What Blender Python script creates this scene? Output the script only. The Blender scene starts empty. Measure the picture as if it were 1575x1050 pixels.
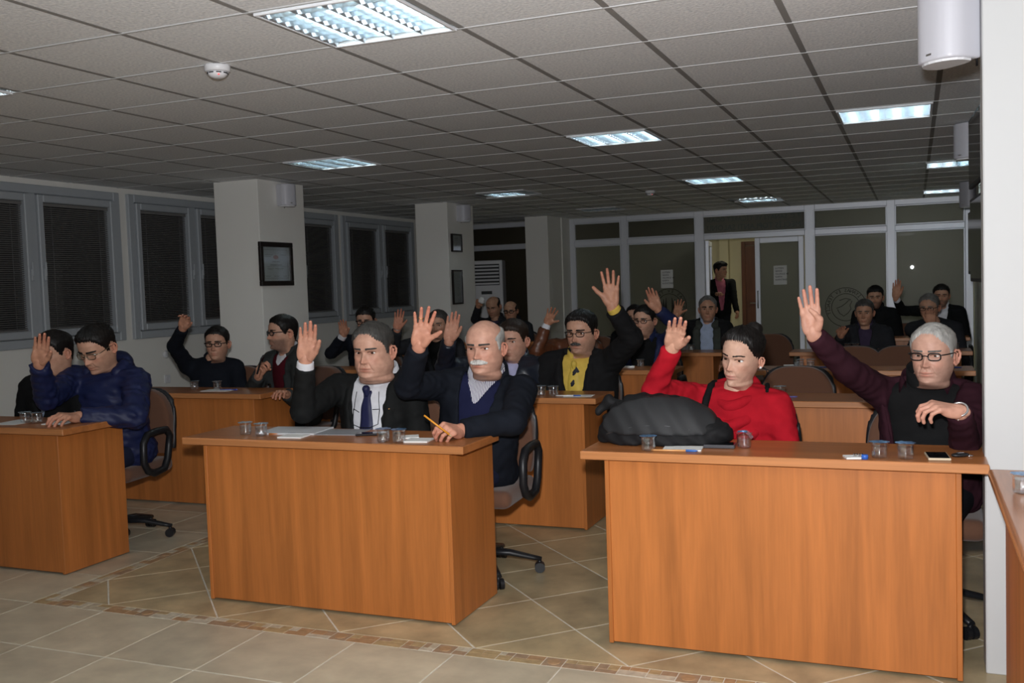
import bpy, bmesh, math, random
import numpy as np
from mathutils import Vector, Matrix, Euler
random.seed(7); np.random.seed(7)
scn = bpy.context.scene
COL = scn.collection
PI = math.pi

# ---------------------------------------------------------------- camera, world, lights, exposure
CAM = Vector((3.464, -3.0547, 1.4435))
cam_data = bpy.data.cameras.new('camera'); cam = bpy.data.objects.new('camera', cam_data); COL.objects.link(cam)
cam_data.sensor_width = 36.0; cam_data.lens = 36.0*1512.71/1575.0
cam_data.clip_start = .05; cam_data.clip_end = 100
def cam_axes(yaw=.3892, pitch=-.0561, roll=-.0335):
    F = Vector((-math.sin(yaw)*math.cos(pitch), math.cos(yaw)*math.cos(pitch), math.sin(pitch)))
    R = Vector((math.cos(yaw), math.sin(yaw), 0)); U = R.cross(F)
    return math.cos(roll)*R+math.sin(roll)*U, -math.sin(roll)*R+math.cos(roll)*U, F
cR, cU, cF = cam_axes()
cam.matrix_world = Matrix(((cR.x, cU.x, -cF.x, CAM.x), (cR.y, cU.y, -cF.y, CAM.y), (cR.z, cU.z, -cF.z, CAM.z), (0, 0, 0, 1)))
scn.camera = cam
scn.view_settings.view_transform = 'Standard'; scn.view_settings.look = 'None'
scn.view_settings.gamma = 1.0; scn.view_settings.exposure = 0.0; scn.view_settings.use_curve_mapping = False

W = bpy.data.worlds.new('world'); scn.world = W; W.use_nodes = True
W.node_tree.nodes['Background'].inputs[0].default_value = (.6, .7, .9, 1)
W.node_tree.nodes['Background'].inputs[1].default_value = .004        # night outside

# the photographer's flash, a little above and beside the lens
fl = bpy.data.lights.new('flash', 'SPOT'); fl.energy = 620; fl.spot_size = math.radians(126); fl.spot_blend = 1.0; fl.shadow_soft_size = .035; fl.color = (.97, .98, 1.0)
flo = bpy.data.objects.new('flash', fl); COL.objects.link(flo); flo.location = CAM + cU*.16 - cR*.03 + cF*.05
flo.rotation_euler = (cF + cR*.13 + cU*.20).to_track_quat('-Z', 'Y').to_euler()
TUBE_STRENGTH = 24.0

# ---------------------------------------------------------------- materials
MATS = {}
def srgb(r, g, b):
    f = lambda c: ((c/255)/12.92 if c/255 <= .04045 else (((c/255)+.055)/1.055)**2.4)
    return (f(r), f(g), f(b), 1)
def mat(name, col, rough=.6, spec=.4, metal=0, noise=None, bump=None, coat=0, emit=None, trans=0, ior=1.45, alpha=1, sheen=0):
    """noise=(scale xyz, strength, detail) varies the colour; bump=(scale xyz, strength, distance)"""
    if name in MATS: return MATS[name]
    m = bpy.data.materials.new(name); m.use_nodes = True; nt = m.node_tree; b = nt.nodes['Principled BSDF']
    c = col if len(col) == 4 else (*col, 1)
    b.inputs['Base Color'].default_value = c; b.inputs['Roughness'].default_value = rough
    b.inputs['Specular IOR Level'].default_value = spec; b.inputs['Metallic'].default_value = metal
    b.inputs['Coat Weight'].default_value = coat; b.inputs['Coat Roughness'].default_value = .03
    b.inputs['Transmission Weight'].default_value = trans; b.inputs['IOR'].default_value = ior; b.inputs['Alpha'].default_value = alpha
    if sheen: b.inputs['Sheen Weight'].default_value = sheen
    if emit: b.inputs['Emission Color'].default_value = (*emit[0], 1); b.inputs['Emission Strength'].default_value = emit[1]
    def tex(scale, detail=3.0, rough_=.55):
        tc = nt.nodes.new('ShaderNodeTexCoord'); mp = nt.nodes.new('ShaderNodeMapping'); n = nt.nodes.new('ShaderNodeTexNoise')
        mp.inputs['Scale'].default_value = scale; n.inputs['Scale'].default_value = 1; n.inputs['Detail'].default_value = detail; n.inputs['Roughness'].default_value = rough_
        nt.links.new(tc.outputs['Object'], mp.inputs[0]); nt.links.new(mp.outputs[0], n.inputs[0]); return n
    if noise:
        n = tex(noise[0], noise[2] if len(noise) > 2 else 3)
        r = nt.nodes.new('ShaderNodeValToRGB'); s = noise[1]
        r.color_ramp.elements[0].position = .3; r.color_ramp.elements[1].position = .7
        r.color_ramp.elements[0].color = (*[max(0, x*(1-s)) for x in c[:3]], 1); r.color_ramp.elements[1].color = (*[min(1, x*(1+s)) for x in c[:3]], 1)
        nt.links.new(n.outputs[0], r.inputs[0]); nt.links.new(r.outputs[0], b.inputs['Base Color'])
    if bump:
        n = tex(bump[0], 4); bp = nt.nodes.new('ShaderNodeBump'); bp.inputs['Strength'].default_value = bump[1]; bp.inputs['Distance'].default_value = bump[2]
        nt.links.new(n.outputs[0], bp.inputs['Height']); nt.links.new(bp.outputs[0], b.inputs['Normal'])
    MATS[name] = m; return m
def wood(name, scale, base=(.47, .185, .062), rough=.38):
    if name in MATS: return MATS[name]
    m = mat(name, base, rough, .45); nt = m.node_tree; b = nt.nodes['Principled BSDF']
    tc = nt.nodes.new('ShaderNodeTexCoord'); info = nt.nodes.new('ShaderNodeObjectInfo'); add = nt.nodes.new('ShaderNodeVectorMath'); add.operation = 'ADD'
    sc_ = nt.nodes.new('ShaderNodeVectorMath'); sc_.operation = 'SCALE'; sc_.inputs[0].default_value = (3.1, 1.7, 2.3)
    nt.links.new(info.outputs['Random'], sc_.inputs['Scale']); nt.links.new(tc.outputs['Object'], add.inputs[0]); nt.links.new(sc_.outputs[0], add.inputs[1])
    def nz(mult, det, dist):
        mp = nt.nodes.new('ShaderNodeMapping'); mp.inputs['Scale'].default_value = [s*mult for s in scale]
        n = nt.nodes.new('ShaderNodeTexNoise'); n.inputs['Scale'].default_value = 1; n.inputs['Detail'].default_value = det; n.inputs['Distortion'].default_value = dist
        nt.links.new(add.outputs[0], mp.inputs[0]); nt.links.new(mp.outputs[0], n.inputs[0]); return n
    n1 = nz(1, 2, .6); n2 = nz(7, 3, 0)
    mix = nt.nodes.new('ShaderNodeMath'); mix.operation = 'MULTIPLY_ADD'; mix.inputs[1].default_value = .38
    nt.links.new(n2.outputs[0], mix.inputs[0]); nt.links.new(n1.outputs[0], mix.inputs[2])
    r = nt.nodes.new('ShaderNodeValToRGB'); r.color_ramp.elements[0].position = .42; r.color_ramp.elements[1].position = .95
    r.color_ramp.elements[0].color = (*[c*1.14 for c in base], 1); r.color_ramp.elements[1].color = (*[c*.74 for c in base], 1)
    nt.links.new(mix.outputs[0], r.inputs[0]); nt.links.new(r.outputs[0], b.inputs['Base Color'])
    return m
def attr_mat(name, rough, spec, bump=None, sheen=0):
    m = mat(name, (.5, .5, .5), rough, spec, bump=bump, sheen=sheen); nt = m.node_tree
    a = nt.nodes.new('ShaderNodeVertexColor'); a.layer_name = 'Col'
    if name == 'skin':                                   # faint mottling
        tc = nt.nodes.new('ShaderNodeTexCoord'); n = nt.nodes.new('ShaderNodeTexNoise'); n.inputs['Scale'].default_value = 38; n.inputs['Detail'].default_value = 4
        r = nt.nodes.new('ShaderNodeValToRGB'); r.color_ramp.elements[0].position = .3; r.color_ramp.elements[1].position = .7; r.color_ramp.elements[0].color = (.84, .78, .77, 1); r.color_ramp.elements[1].color = (1.06, 1.04, 1.03, 1)
        mx = nt.nodes.new('ShaderNodeMixRGB'); mx.blend_type = 'MULTIPLY'; mx.inputs[0].default_value = 1
        nt.links.new(tc.outputs['Object'], n.inputs[0]); nt.links.new(n.outputs[0], r.inputs[0]); nt.links.new(a.outputs[0], mx.inputs[1]); nt.links.new(r.outputs[0], mx.inputs[2]); nt.links.new(mx.outputs[0], nt.nodes['Principled BSDF'].inputs['Base Color'])
    else: nt.links.new(a.outputs[0], nt.nodes['Principled BSDF'].inputs['Base Color'])
    return m

# ---------------------------------------------------------------- objects, labels, groups
def link(o, parent=None, loc=(0, 0, 0)):
    COL.objects.link(o); o.location = loc
    if parent is not None: o.parent = parent
    return o
def tag(o, label=None, cat=None, group=None, kind=None):
    if label: o['label'] = label
    if cat: o['category'] = cat
    if group: o['group'] = group
    if kind: o['kind'] = kind
    return o
def thing(name, label, cat, loc=(0, 0, 0), rz=0, group=None):
    o = bpy.data.objects.new(name, None); o.empty_display_size = .1; COL.objects.link(o)
    o.location = loc; o.rotation_euler = (0, 0, rz); return tag(o, label, cat, group)
def struct_root(name, loc=(0, 0, 0)):
    o = bpy.data.objects.new(name, None); COL.objects.link(o); o.location = loc; o['kind'] = 'structure'; return o
def obj(name, me, m=None, parent=None, loc=(0, 0, 0), label=None):
    if isinstance(me, bmesh.types.BMesh):
        bm = me; me = bpy.data.meshes.new(name); bm.to_mesh(me); bm.free()
    if m is not None and not me.materials:
        for k in (m if isinstance(m, (list, tuple)) else [m]): me.materials.append(k)
    o = bpy.data.objects.new(name, me); link(o, parent, loc)
    if label: o['label'] = label
    return o
def dup(root, loc, rz=None, label=None, group=None):
    r = root.copy(); COL.objects.link(r); r.location = loc
    if rz is not None: r.rotation_euler = (0, 0, rz)
    if label: r['label'] = label
    if group: r['group'] = group
    for ch in list(root.children):
        c = ch.copy(); COL.objects.link(c); c.parent = r
        for g in list(ch.children):
            d = g.copy(); COL.objects.link(d); d.parent = c
    return r

# ---------------------------------------------------------------- mesh helpers
def np_mesh(name, V, F, col=None, smooth=True):
    me = bpy.data.meshes.new(name); V = np.asarray(V, np.float32); F = [np.asarray(f) for f in (F if isinstance(F, list) else [F]) if len(f)]
    me.vertices.add(len(V)); me.vertices.foreach_set('co', V.ravel())
    nl = sum(f.size for f in F); npoly = sum(len(f) for f in F)
    me.loops.add(nl); me.polygons.add(npoly)
    me.loops.foreach_set('vertex_index', np.concatenate([f.ravel() for f in F]).astype(np.int32))
    tot = np.concatenate([np.full(len(f), f.shape[1], np.int32) for f in F]); st = np.concatenate([[0], np.cumsum(tot)[:-1]]).astype(np.int32)
    me.polygons.foreach_set('loop_start', st); me.polygons.foreach_set('loop_total', tot)
    me.polygons.foreach_set('use_smooth', np.full(npoly, smooth))
    if col is not None:
        a = me.color_attributes.new('Col', 'FLOAT_COLOR', 'POINT'); c = np.ones((len(V), 4), np.float32); c[:, :3] = col; a.data.foreach_set('color', c.ravel())
    me.update(calc_edges=True); me.validate(); return me
def box_bm(x0, x1, y0, y1, z0, z1, bev=0, seg=1, bm=None):
    b = bmesh.new(); bmesh.ops.create_cube(b, size=1)
    for v in b.verts: v.co = Vector(((x0+x1)/2+v.co.x*(x1-x0), (y0+y1)/2+v.co.y*(y1-y0), (z0+z1)/2+v.co.z*(z1-z0)))
    if bev: bmesh.ops.bevel(b, geom=b.edges[:], offset=bev, segments=seg, affect='EDGES', profile=.5)
    if bm is None: return b
    me = bpy.data.meshes.new('t'); b.to_mesh(me); b.free(); bm.from_mesh(me); bpy.data.meshes.remove(me); return bm
def tube_bm(pts, r, n=8, closed=False, bm=None, taper=None, flat=1.0):
    bm = bm or bmesh.new(); pts = [Vector(p) for p in pts]; rings = []; N = len(pts); up0 = None
    for i, p in enumerate(pts):
        a = pts[(i-1) % N] if (closed or i) else p; b = pts[(i+1) % N] if (closed or i < N-1) else p
        t = (b-a).normalized()
        if up0 is None:
            up0 = Vector((0, 0, 1)) if abs(t.z) < .9 else Vector((0, 1, 0))
        s = t.cross(up0).normalized(); u = s.cross(t).normalized(); up0 = u
        rr = r if taper is None else taper[i]
        rings.append([bm.verts.new(p+s*math.cos(2*PI*k/n)*rr+u*math.sin(2*PI*k/n)*rr*flat) for k in range(n)])
    for i in range(N if closed else N-1):
        A, B = rings[i], rings[(i+1) % N]
        for k in range(n): bm.faces.new((A[k], A[(k+1) % n], B[(k+1) % n], B[k])).smooth = True
    if not closed:
        bm.faces.new(rings[0][::-1]); bm.faces.new(rings[-1])
    return bm
def lathe_bm(prof, n=24, bm=None, c=(0, 0, 0), cap=True):
    bm = bm or bmesh.new(); rings = []
    for r, z in prof: rings.append([bm.verts.new((c[0]+r*math.cos(2*PI*k/n), c[1]+r*math.sin(2*PI*k/n), c[2]+z)) for k in range(n)])
    for A, B in zip(rings, rings[1:]):
        for k in range(n): bm.faces.new((A[k], A[(k+1) % n], B[(k+1) % n], B[k])).smooth = True
    if cap: bm.faces.new(rings[0][::-1]); bm.faces.new(rings[-1])
    return bm
def poly_bm(pts, z0, z1, bm=None):
    """prism over a polygon in x,y"""
    bm = bm or bmesh.new(); A = [bm.verts.new((x, y, z0)) for x, y in pts]; B = [bm.verts.new((x, y, z1)) for x, y in pts]; n = len(pts)
    bm.faces.new(A[::-1]); bm.faces.new(B)
    for k in range(n): bm.faces.new((A[k], A[(k+1) % n], B[(k+1) % n], B[k]))
    return bm
def text_mesh(txt, size, align='CENTER', extrude=.0004):
    cu = bpy.data.curves.new('t', 'FONT'); cu.body = txt; cu.size = size; cu.align_x = align; cu.extrude = extrude; cu.resolution_u = 2
    o = bpy.data.objects.new('t', cu); COL.objects.link(o); dg = bpy.context.evaluated_depsgraph_get(); dg.update()
    me = bpy.data.meshes.new_from_object(o.evaluated_get(dg)); bpy.data.objects.remove(o); bpy.data.curves.remove(cu); me.materials.clear(); return me
def join_meshes(lst):
    """lst of (mesh, Matrix) into one bmesh"""
    bm = bmesh.new()
    for me, M in lst:
        k = me.copy(); k.transform(M); bm.from_mesh(k); bpy.data.meshes.remove(k)
    return bm
# ---------------------------------------------------------------- setting
CH = 2.48                                              # ceiling height
WALL = mat('wall_paint', (.83, .815, .77), .75, .2, bump=((90, 90, 90), .05, .002))
WALLR = mat('wall_paint_right', (.76, .76, .74), .7, .2)
ALU = mat('grey_window_frame', (.41, .44, .47), .45, .4)
ALUW = mat('white_aluminium', (.80, .82, .88), .46, .5, .55)
BLACK = mat('black_plastic', (.012, .012, .014), .4, .45)
CHROME = mat('chrome', (.75, .75, .78), .18, .5, 1)
STEEL = mat('brushed_steel', (.5, .5, .5), .35, .5, 1)
WHITEP = mat('white_plastic', (.72, .72, .74), .4, .45)
PAPER = mat('paper', (.78, .78, .76), .8, .1)
INK = mat('ink', (.03, .03, .04), .8, .1)

# floor: cream tiles around a field of diagonal brown tiles with a mosaic border
floor = struct_root('floor')
GROUT = mat('grout', (.70, .66, .57), .8, .2, noise=((30, 30, 30), .1))
obj('grout_bed', box_bm(-3.6, 5.3, -5.5, 15.2, -.05, -.0015), GROUT, floor)
tcol = []
for k, c in enumerate([(.55, .485, .36), (.58, .51, .375), (.52, .455, .335)]):
    tcol.append(mat('cream_tile_%d' % k, c, .34, .42, noise=((5+k, 7, 5), .16, 6), bump=((25, 25, 25), .04, .002)))
bcol = []
for k, c in enumerate([(.46, .36, .21), (.42, .335, .20), (.50, .38, .22)]):
    bcol.append(mat('brown_tile_%d' % k, c, .36, .42, noise=((6, 4+k, 6), .28, 7), bump=((25, 25, 25), .04, .002)))
mcol = [mat('mosaic_%d' % k, c, .4, .4, noise=((30, 30, 30), .2, 4)) for k, c in enumerate([(.42, .26, .14), (.52, .45, .33), (.36, .25, .16), (.56, .50, .39), (.44, .32, .17)])]
FX, FY = -.405, .455                                   # corner of the brown field
def tile_prism(pts, zt=0.0):
    cx = sum(p[0] for p in pts)/len(pts); cy = sum(p[1] for p in pts)/len(pts)
    bm = bmesh.new(); n = len(pts)
    A = [bm.verts.new((x, y, -.02)) for x, y in pts]; B = [bm.verts.new((x, y, zt-.0015)) for x, y in pts]
    Cc = [bm.verts.new((cx+(x-cx)*.99, cy+(y-cy)*.99, zt)) for x, y in pts]
    for k in range(n):
        bm.faces.new((A[k], A[(k+1) % n], B[(k+1) % n], B[k])); bm.faces.new((B[k], B[(k+1) % n], Cc[(k+1) % n], Cc[k]))
    bm.faces.new(Cc); return bm
def clip_poly(P, axis, lim, keep_gt):
    out = []
    for a, b in zip(P, P[1:]+P[:1]):
        ia = (a[axis] > lim) == keep_gt; ib = (b[axis] > lim) == keep_gt
        if ia: out.append(a)
        if ia != ib:
            t = (lim-a[axis])/(b[axis]-a[axis]); out.append((a[0]+t*(b[0]-a[0]), a[1]+t*(b[1]-a[1])))
    return out
def area(P): return abs(sum(a[0]*b[1]-b[0]*a[1] for a, b in zip(P, P[1:]+P[:1])))/2
tiles = []                                             # (distance, polygon, palette)
S, g = .45, .0025
for i in range(-8, 12):
    for j in range(-14, 28):
        x0, y0 = 1.766-.45*i-.45, .37+.45*(j-1)
        sq = [(x0+g, y0+g), (x0+S-g, y0+g), (x0+S-g, y0+S-g), (x0+g, y0+S-g)]
        for P in ([clip_poly(sq, 1, .37-g, False)] if y0 < .36 else [clip_poly(sq, 0, FX-.088, False)]):
            if len(P) > 2 and area(P) > .004: tiles.append((P, tcol))
d = .318
for i in range(-30, 32):
    for j in range(-2, 44):
        if (i+j) % 2: continue
        cx, cy = .23+d*i, FY+d*j
        q = d-.0048
        P = [(cx+q, cy), (cx, cy+q), (cx-q, cy), (cx, cy-q)]
        P = clip_poly(clip_poly(P, 0, FX+g, True), 1, FY+g, True) if True else P
        if len(P) > 2: P = clip_poly(P, 0, 4.3, False)
        if len(P) > 2: P = clip_poly(P, 1, 11.86, False)
        if len(P) > 2 and area(P) > .004: tiles.append((P, bcol))
def tile_view(P):
    cx = sum(p[0] for p in P)/len(P); cy = sum(p[1] for p in P)/len(P); v = Vector((cx, cy, 0))-CAM; z = v.dot(cF)
    if z < .5: return 99, False
    u = v.dot(cR)/z*1512; w = v.dot(cU)/z*1512
    return z, (abs(u) < 900 and w > -640)
rest = bmesh.new(); ranked = sorted(range(len(tiles)), key=lambda k: (not tile_view(tiles[k][0])[1], tile_view(tiles[k][0])[0]))
for n, k in enumerate(ranked):
    P, pal = tiles[k]; z, vis = tile_view(P)
    if n < 265 and vis: obj('tile', tile_prism(P), pal[(k*7+k//3) % 3], floor)
    elif z < 98 or True:
        me = bpy.data.meshes.new('t'); b_ = tile_prism(P)
        for f in b_.faces: f.material_index = 0 if pal is tcol else 1
        b_.to_mesh(me); b_.free(); rest.from_mesh(me); bpy.data.meshes.remove(me)
tag(obj('far_tiles', rest, [tcol[0], bcol[0]], floor), kind='stuff')
# mosaic border: two rows of small stones of mixed length, a square medallion every so often
rb = random.Random(3)
def border(x0, y0, ux, uy, length, limit):
    """strip .085 wide along (ux,uy) from its outer corner"""
    px, py = -uy, ux; s = .0; k = 0; strip = bmesh.new(); n = 0
    def put(a, b, c, e, m, zt=.0):
        nonlocal n
        P = [(x0+ux*a+px*c, y0+uy*a+py*c), (x0+ux*b+px*c, y0+uy*b+py*c), (x0+ux*b+px*e, y0+uy*b+py*e), (x0+ux*a+px*e, y0+uy*a+py*e)]
        if n < limit: obj('mosaic_stone', tile_prism(P, zt), m, floor)
        n += 1
    while s < length:
        if k % 5 == 2:
            put(s+.002, s+.081, .003, .082, mcol[2])
            cx, cy = x0+ux*(s+.0415)+px*.0425, y0+uy*(s+.0415)+py*.0425
            if n < limit:
                b_ = bmesh.new(); bmesh.ops.create_cone(b_, cap_ends=True, segments=10, radius1=.027, radius2=.026, depth=.006)
                obj('mosaic_medallion', b_, mcol[0], floor, (cx, cy, -.001))
            s += .083
        else:
            w = rb.choice([.06, .085, .11, .13]); c = rb.choice([.035, .042, .05])
            put(s+.002, s+w-.002, .003, c-.0015, rb.choice(mcol)); t = rb.uniform(.35, .65)*w
            put(s+.002, s+t-.001, c+.0015, .082, rb.choice(mcol)); put(s+t+.001, s+w-.002, c+.0015, .082, rb.choice(mcol)); s += w
        k += 1
border(FX-.085, .37, 1, 0, 4.2, 130)
border(FX, .37+.085, 0, 1, 3.2, 70)

# ceiling: 60 cm tiles, wide runners going deep, their groove shadow painted as grey, thin white cross runners
ceil = struct_root('ceiling')
TILE = mat('ceiling_tile', (.88, .90, .935), .85, .15, noise=((75, 75, 75), .17, 3), bump=((75, 75, 75), .6, .006))
RUN = mat('runner_groove_shade', (.30, .29, .28), .6, .3); CROSS = mat('runner_white', (.56, .56, .56), .5, .4)
DX, DY = .6, .588
obj('slab', box_bm(-3.6, 5.3, -5.5, 15.2, CH+.03, CH+.12), mat('slab', (.74, .74, .73), .9), ceil)
tb = box_bm(.012, DX-.012, .008, DY-.008, CH, CH+.018, .003); tme = bpy.data.meshes.new('ceiling_tile'); tb.to_mesh(tme); tb.free(); tme.materials.append(TILE)
# lights: (x, y) of the near-left corner of each recessed 60 x 60 fitting
LIGHTS = [(1.2, 0), (-1.22, 0), (-1.15, 3.5), (1.2, 3.53), (3.0, 3.53), (-1.0, 6.86), (1.25, 7.03), (3.56, 7.1), (-.87, 9.95), (1.29, 10.2), (3.56, 10.5)]
farc = bmesh.new()
for i in range(-6, 9):
    for j in range(-10, 20):
        x, y = i*DX, j*DY
        if i > 6 and j > 1: continue
        if any(abs(x-lx) < .25 and abs(y-ly) < .25 for lx, ly in LIGHTS): continue
        if -2 < j < 19 and x < 4.1 and j*DY < 10.8:
            obj('ceiling_tile', tme, None, ceil, (x, y, 0))
        else:
            k = tme.copy(); k.transform(Matrix.Translation((x, y, 0))); farc.from_mesh(k); bpy.data.meshes.remove(k)
tag(obj('far_ceiling_tiles', farc, TILE, ceil), kind='stuff')
rm = bpy.data.meshes.new('runner'); b_ = box_bm(-.013, .013, -5.4, 11.9, CH-.001, CH+.02); b_.to_mesh(rm); b_.free(); rm.materials.append(RUN)
for i in range(-5, 9): obj('long_runner', rm, None, ceil, (i*DX, 0, 0))
rm = bpy.data.meshes.new('crossr'); b_ = box_bm(-3.4, 5.2, -.006, .006, CH-.003, CH+.02); b_.to_mesh(rm); b_.free(); rm.materials.append(CROSS)
for j in range(-9, 21): obj('cross_runner', rm, None, ceil, (0, j*DY, 0))

# left wall with four windows
LX = -3.4
wl = struct_root('wall_left')
obj('lower_wall', box_bm(LX-.25, LX, -3.2, 12.0, 0, 1.06), WALL, wl)
obj('upper_strip', box_bm(LX-.25, LX, -3.2, 12.0, 2.43, CH+.03), WALL, wl)
WIN = [(.0, 2.05), (2.13, 4.10), (4.21, 6.0), (6.1, 7.86), (7.96, 9.93)]
edges = [-3.2]+[v for w in WIN for v in w]+[12.0]
for a, b in zip(edges[::2], edges[1::2]): obj('pier', box_bm(LX-.25, LX, a, b, 1.06, 2.43), WALL, wl)
NIGHT = mat('night_glass', (.004, .005, .006), .04, .6)
BLIND = mat('blind_slat', (.19, .185, .18), .45, .35); CORD = mat('blind_cord', (.16, .16, .16), .7)
for n, (a, b) in enumerate(WIN):
    w = struct_root('window_%d' % (n+1), (LX, a, 0)); L = b-a
    for y0, y1, z0, z1 in ((0, .075, 1.06, 2.43), (L-.075, L, 1.06, 2.43), (.075, L-.075, 1.06, 1.135), (.075, L-.075, 2.355, 2.43), (L/2-.035, L/2+.035, 1.135, 2.355)):
        obj('frame_bar', box_bm(-.06, .035, y0, y1, z0, z1, .006), ALU, w)
    for k in range(2):
        y0 = .075+(L/2-.11+.07)*k; y1 = y0+L/2-.11; 
        sash = bmesh.new()
        for q in ((y0+.004, y0+.062, 1.14, 2.35), (y1-.062, y1-.004, 1.14, 2.35), (y0+.062, y1-.062, 1.14, 1.205), (y0+.062, y1-.062, 2.285, 2.35)): box_bm(-.045, .055, *q, .008, bm=sash)
        s = obj('sash', sash, ALU, w)
        obj('pane', box_bm(-.03, -.022, y0+.06, y1-.06, 1.2, 2.29), NIGHT, s)
        hb = box_bm(.055, .072, y0+.02 if k else y1-.045, y0+.045 if k else y1-.02, 1.62, 1.72, .004)
        box_bm(.066, .08, y0+.024 if k else y1-.041, y0+.041 if k else y1-.024, 1.66, 1.78, .004, bm=hb); obj('handle', hb, ALU, s)
        bl = bmesh.new()
        z = 1.222
        while z < 2.25:
            p = [(.004, y0+.068, z), (.018, y0+.068, z+.011), (.018, y1-.068, z+.011), (.004, y1-.068, z)]
            vs = [bl.verts.new(v) for v in p]; bl.faces.new(vs); z += .0175
        blind = obj('blind', bl, BLIND, w); tag(blind, kind='stuff')
        obj('head_rail', box_bm(.0, .026, y0+.066, y1-.066, 2.255, 2.283, .002), BLIND, w)
        obj('bottom_rail', box_bm(.002, .02, y0+.068, y1-.068, 1.207, 1.219, .002), BLIND, w)
        for f_ in (.14, .84, .93): obj('blind_cord', tube_bm([(.022, y0+.06+f_*(y1-y0-.12), 2.26), (.022, y0+.06+f_*(y1-y0-.12), 1.2 if f_ != .93 else 1.35)], .0022, 5), CORD, w)

# right wall, not quite parallel; the white pier in front of it
wr = struct_root('wall_right')
bm = poly_bm([(3.79, .9), (4.243, 12.2), (5.2, 12.2), (5.2, .9)], 0, CH+.03); obj('side_wall', bm, WALL, wr)
obj('pier', box_bm(3.69, 5.2, .77, .9, 0, CH+.03, .004), mat('pier_paint', (.56, .565, .565), .7, .2), wr)
bb = struct_root('baseboard_right'); obj('board', poly_bm([(3.777, .902), (4.22, 11.9), (4.24, 11.9), (3.795, .902)], 0, .09), mat('grey_skirting', (.35, .36, .36), .3, .5), bb)

# the room goes on behind the photographer
wf = struct_root('wall_front')
obj('wall_behind', box_bm(-3.65, 5.35, -5.6, -5.4, 0, CH+.05), WALLR, wf); obj('side_return', box_bm(5.2, 5.4, -5.5, 1.0, 0, CH+.05), WALLR, wf); obj('left_return', box_bm(LX-.25, LX, -5.5, -3.2, 0, CH+.05), WALLR, wf)

# three square pillars
def pillar(x0, x1, y0, y1, label):
    o = obj('pillar', box_bm(x0, x1, y0, y1, 0, CH+.01, .004), WALL); return tag(o, label, 'pillar')
pillar(-2.47, -1.985, 4.33, 5.05, 'cream square pillar with one large black framed certificate and a speaker')
pillar(-2.17, -1.735, 7.7, 8.45, 'cream square pillar with two small framed certificates, in the middle of the left side')
pillar(-1.985, -1.62, 10.9, 11.55, 'plain cream pillar standing against the glass back wall')

# glass back wall
BY = 11.9
wb = struct_root('wall_back')
def frosted(name, c):
    m = mat(name, c, .32, .3, coat=.5, noise=((1.2, 1.2, 1.2), .06, 2)); nt = m.node_tree; b = nt.nodes['Principled BSDF']; b.inputs['Coat Roughness'].default_value = .006
    tl = nt.nodes.new('ShaderNodeBsdfTranslucent'); tl.inputs[0].default_value = (c[0]*4.2, c[1]*4.3, c[2]*5.4, 1); ad = nt.nodes.new('ShaderNodeMixShader'); ad.inputs[0].default_value = .5
    nt.links.new(b.outputs[0], ad.inputs[1]); nt.links.new(tl.outputs[0], ad.inputs[2]); nt.links.new(ad.outputs[0], nt.nodes['Material Output'].inputs[0]); return m
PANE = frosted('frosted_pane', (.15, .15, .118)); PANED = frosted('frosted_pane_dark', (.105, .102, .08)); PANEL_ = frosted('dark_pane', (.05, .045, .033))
posts = [-1.58, -.71, .46, 2.07, 3.17, 4.17]
def bar(x0, x1, z0, z1, name='frame_bar', y0=BY-.03, y1=BY+.04, m=ALUW, par=wb): return obj(name, box_bm(x0, x1, y0, y1, z0, z1, .006), m, par)
for x, w_ in zip(posts, (.055, .05, .075, .075, .055, .05)): bar(x-w_, x+w_, 0, CH, 'post', y0=BY-.036)
bar(-1.58, 4.2, 2.40, CH, 'top_rail')
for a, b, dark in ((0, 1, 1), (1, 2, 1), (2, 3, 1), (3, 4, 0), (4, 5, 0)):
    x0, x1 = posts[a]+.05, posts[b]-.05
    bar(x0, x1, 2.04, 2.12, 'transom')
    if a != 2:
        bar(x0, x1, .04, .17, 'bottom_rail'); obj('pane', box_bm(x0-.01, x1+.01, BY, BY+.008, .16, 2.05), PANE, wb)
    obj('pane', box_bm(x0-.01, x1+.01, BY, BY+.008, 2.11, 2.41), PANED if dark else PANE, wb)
    for zz0, zz1 in ((.17, 2.04), (2.12, 2.40)):       # glazing beads stand proud around every pane
        if a == 2 and zz0 < 1: continue
        bd = bmesh.new()
        for q in ((x0, x0+.022, zz0, zz1), (x1-.022, x1, zz0, zz1), (x0+.022, x1-.022, zz0, zz0+.02), (x0+.022, x1-.022, zz1-.02, zz1)): box_bm(q[0], q[1], BY-.042, BY+.0, q[2], q[3], .004, bm=bd)
        obj('glazing_bead', bd, ALUW, wb)
# left stretch of the same wall, darker, behind the air conditioner
for x in (-3.37, -2.02): bar(x-.03, x+.03, 0, CH, 'post', y0=BY-.036)
bar(-3.4, -1.99, 2.40, CH, 'top_rail'); bar(-3.4, -1.99, 2.04, 2.13, 'transom'); bar(-3.4, -1.99, 0, .15, 'bottom_rail')
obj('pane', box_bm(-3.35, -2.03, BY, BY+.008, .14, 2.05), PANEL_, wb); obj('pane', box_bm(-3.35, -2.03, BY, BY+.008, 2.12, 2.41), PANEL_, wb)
obj('solid_wall', box_bm(-2.0, -1.6, 11.5, 12.0, 0, CH), WALL, wb)
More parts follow.
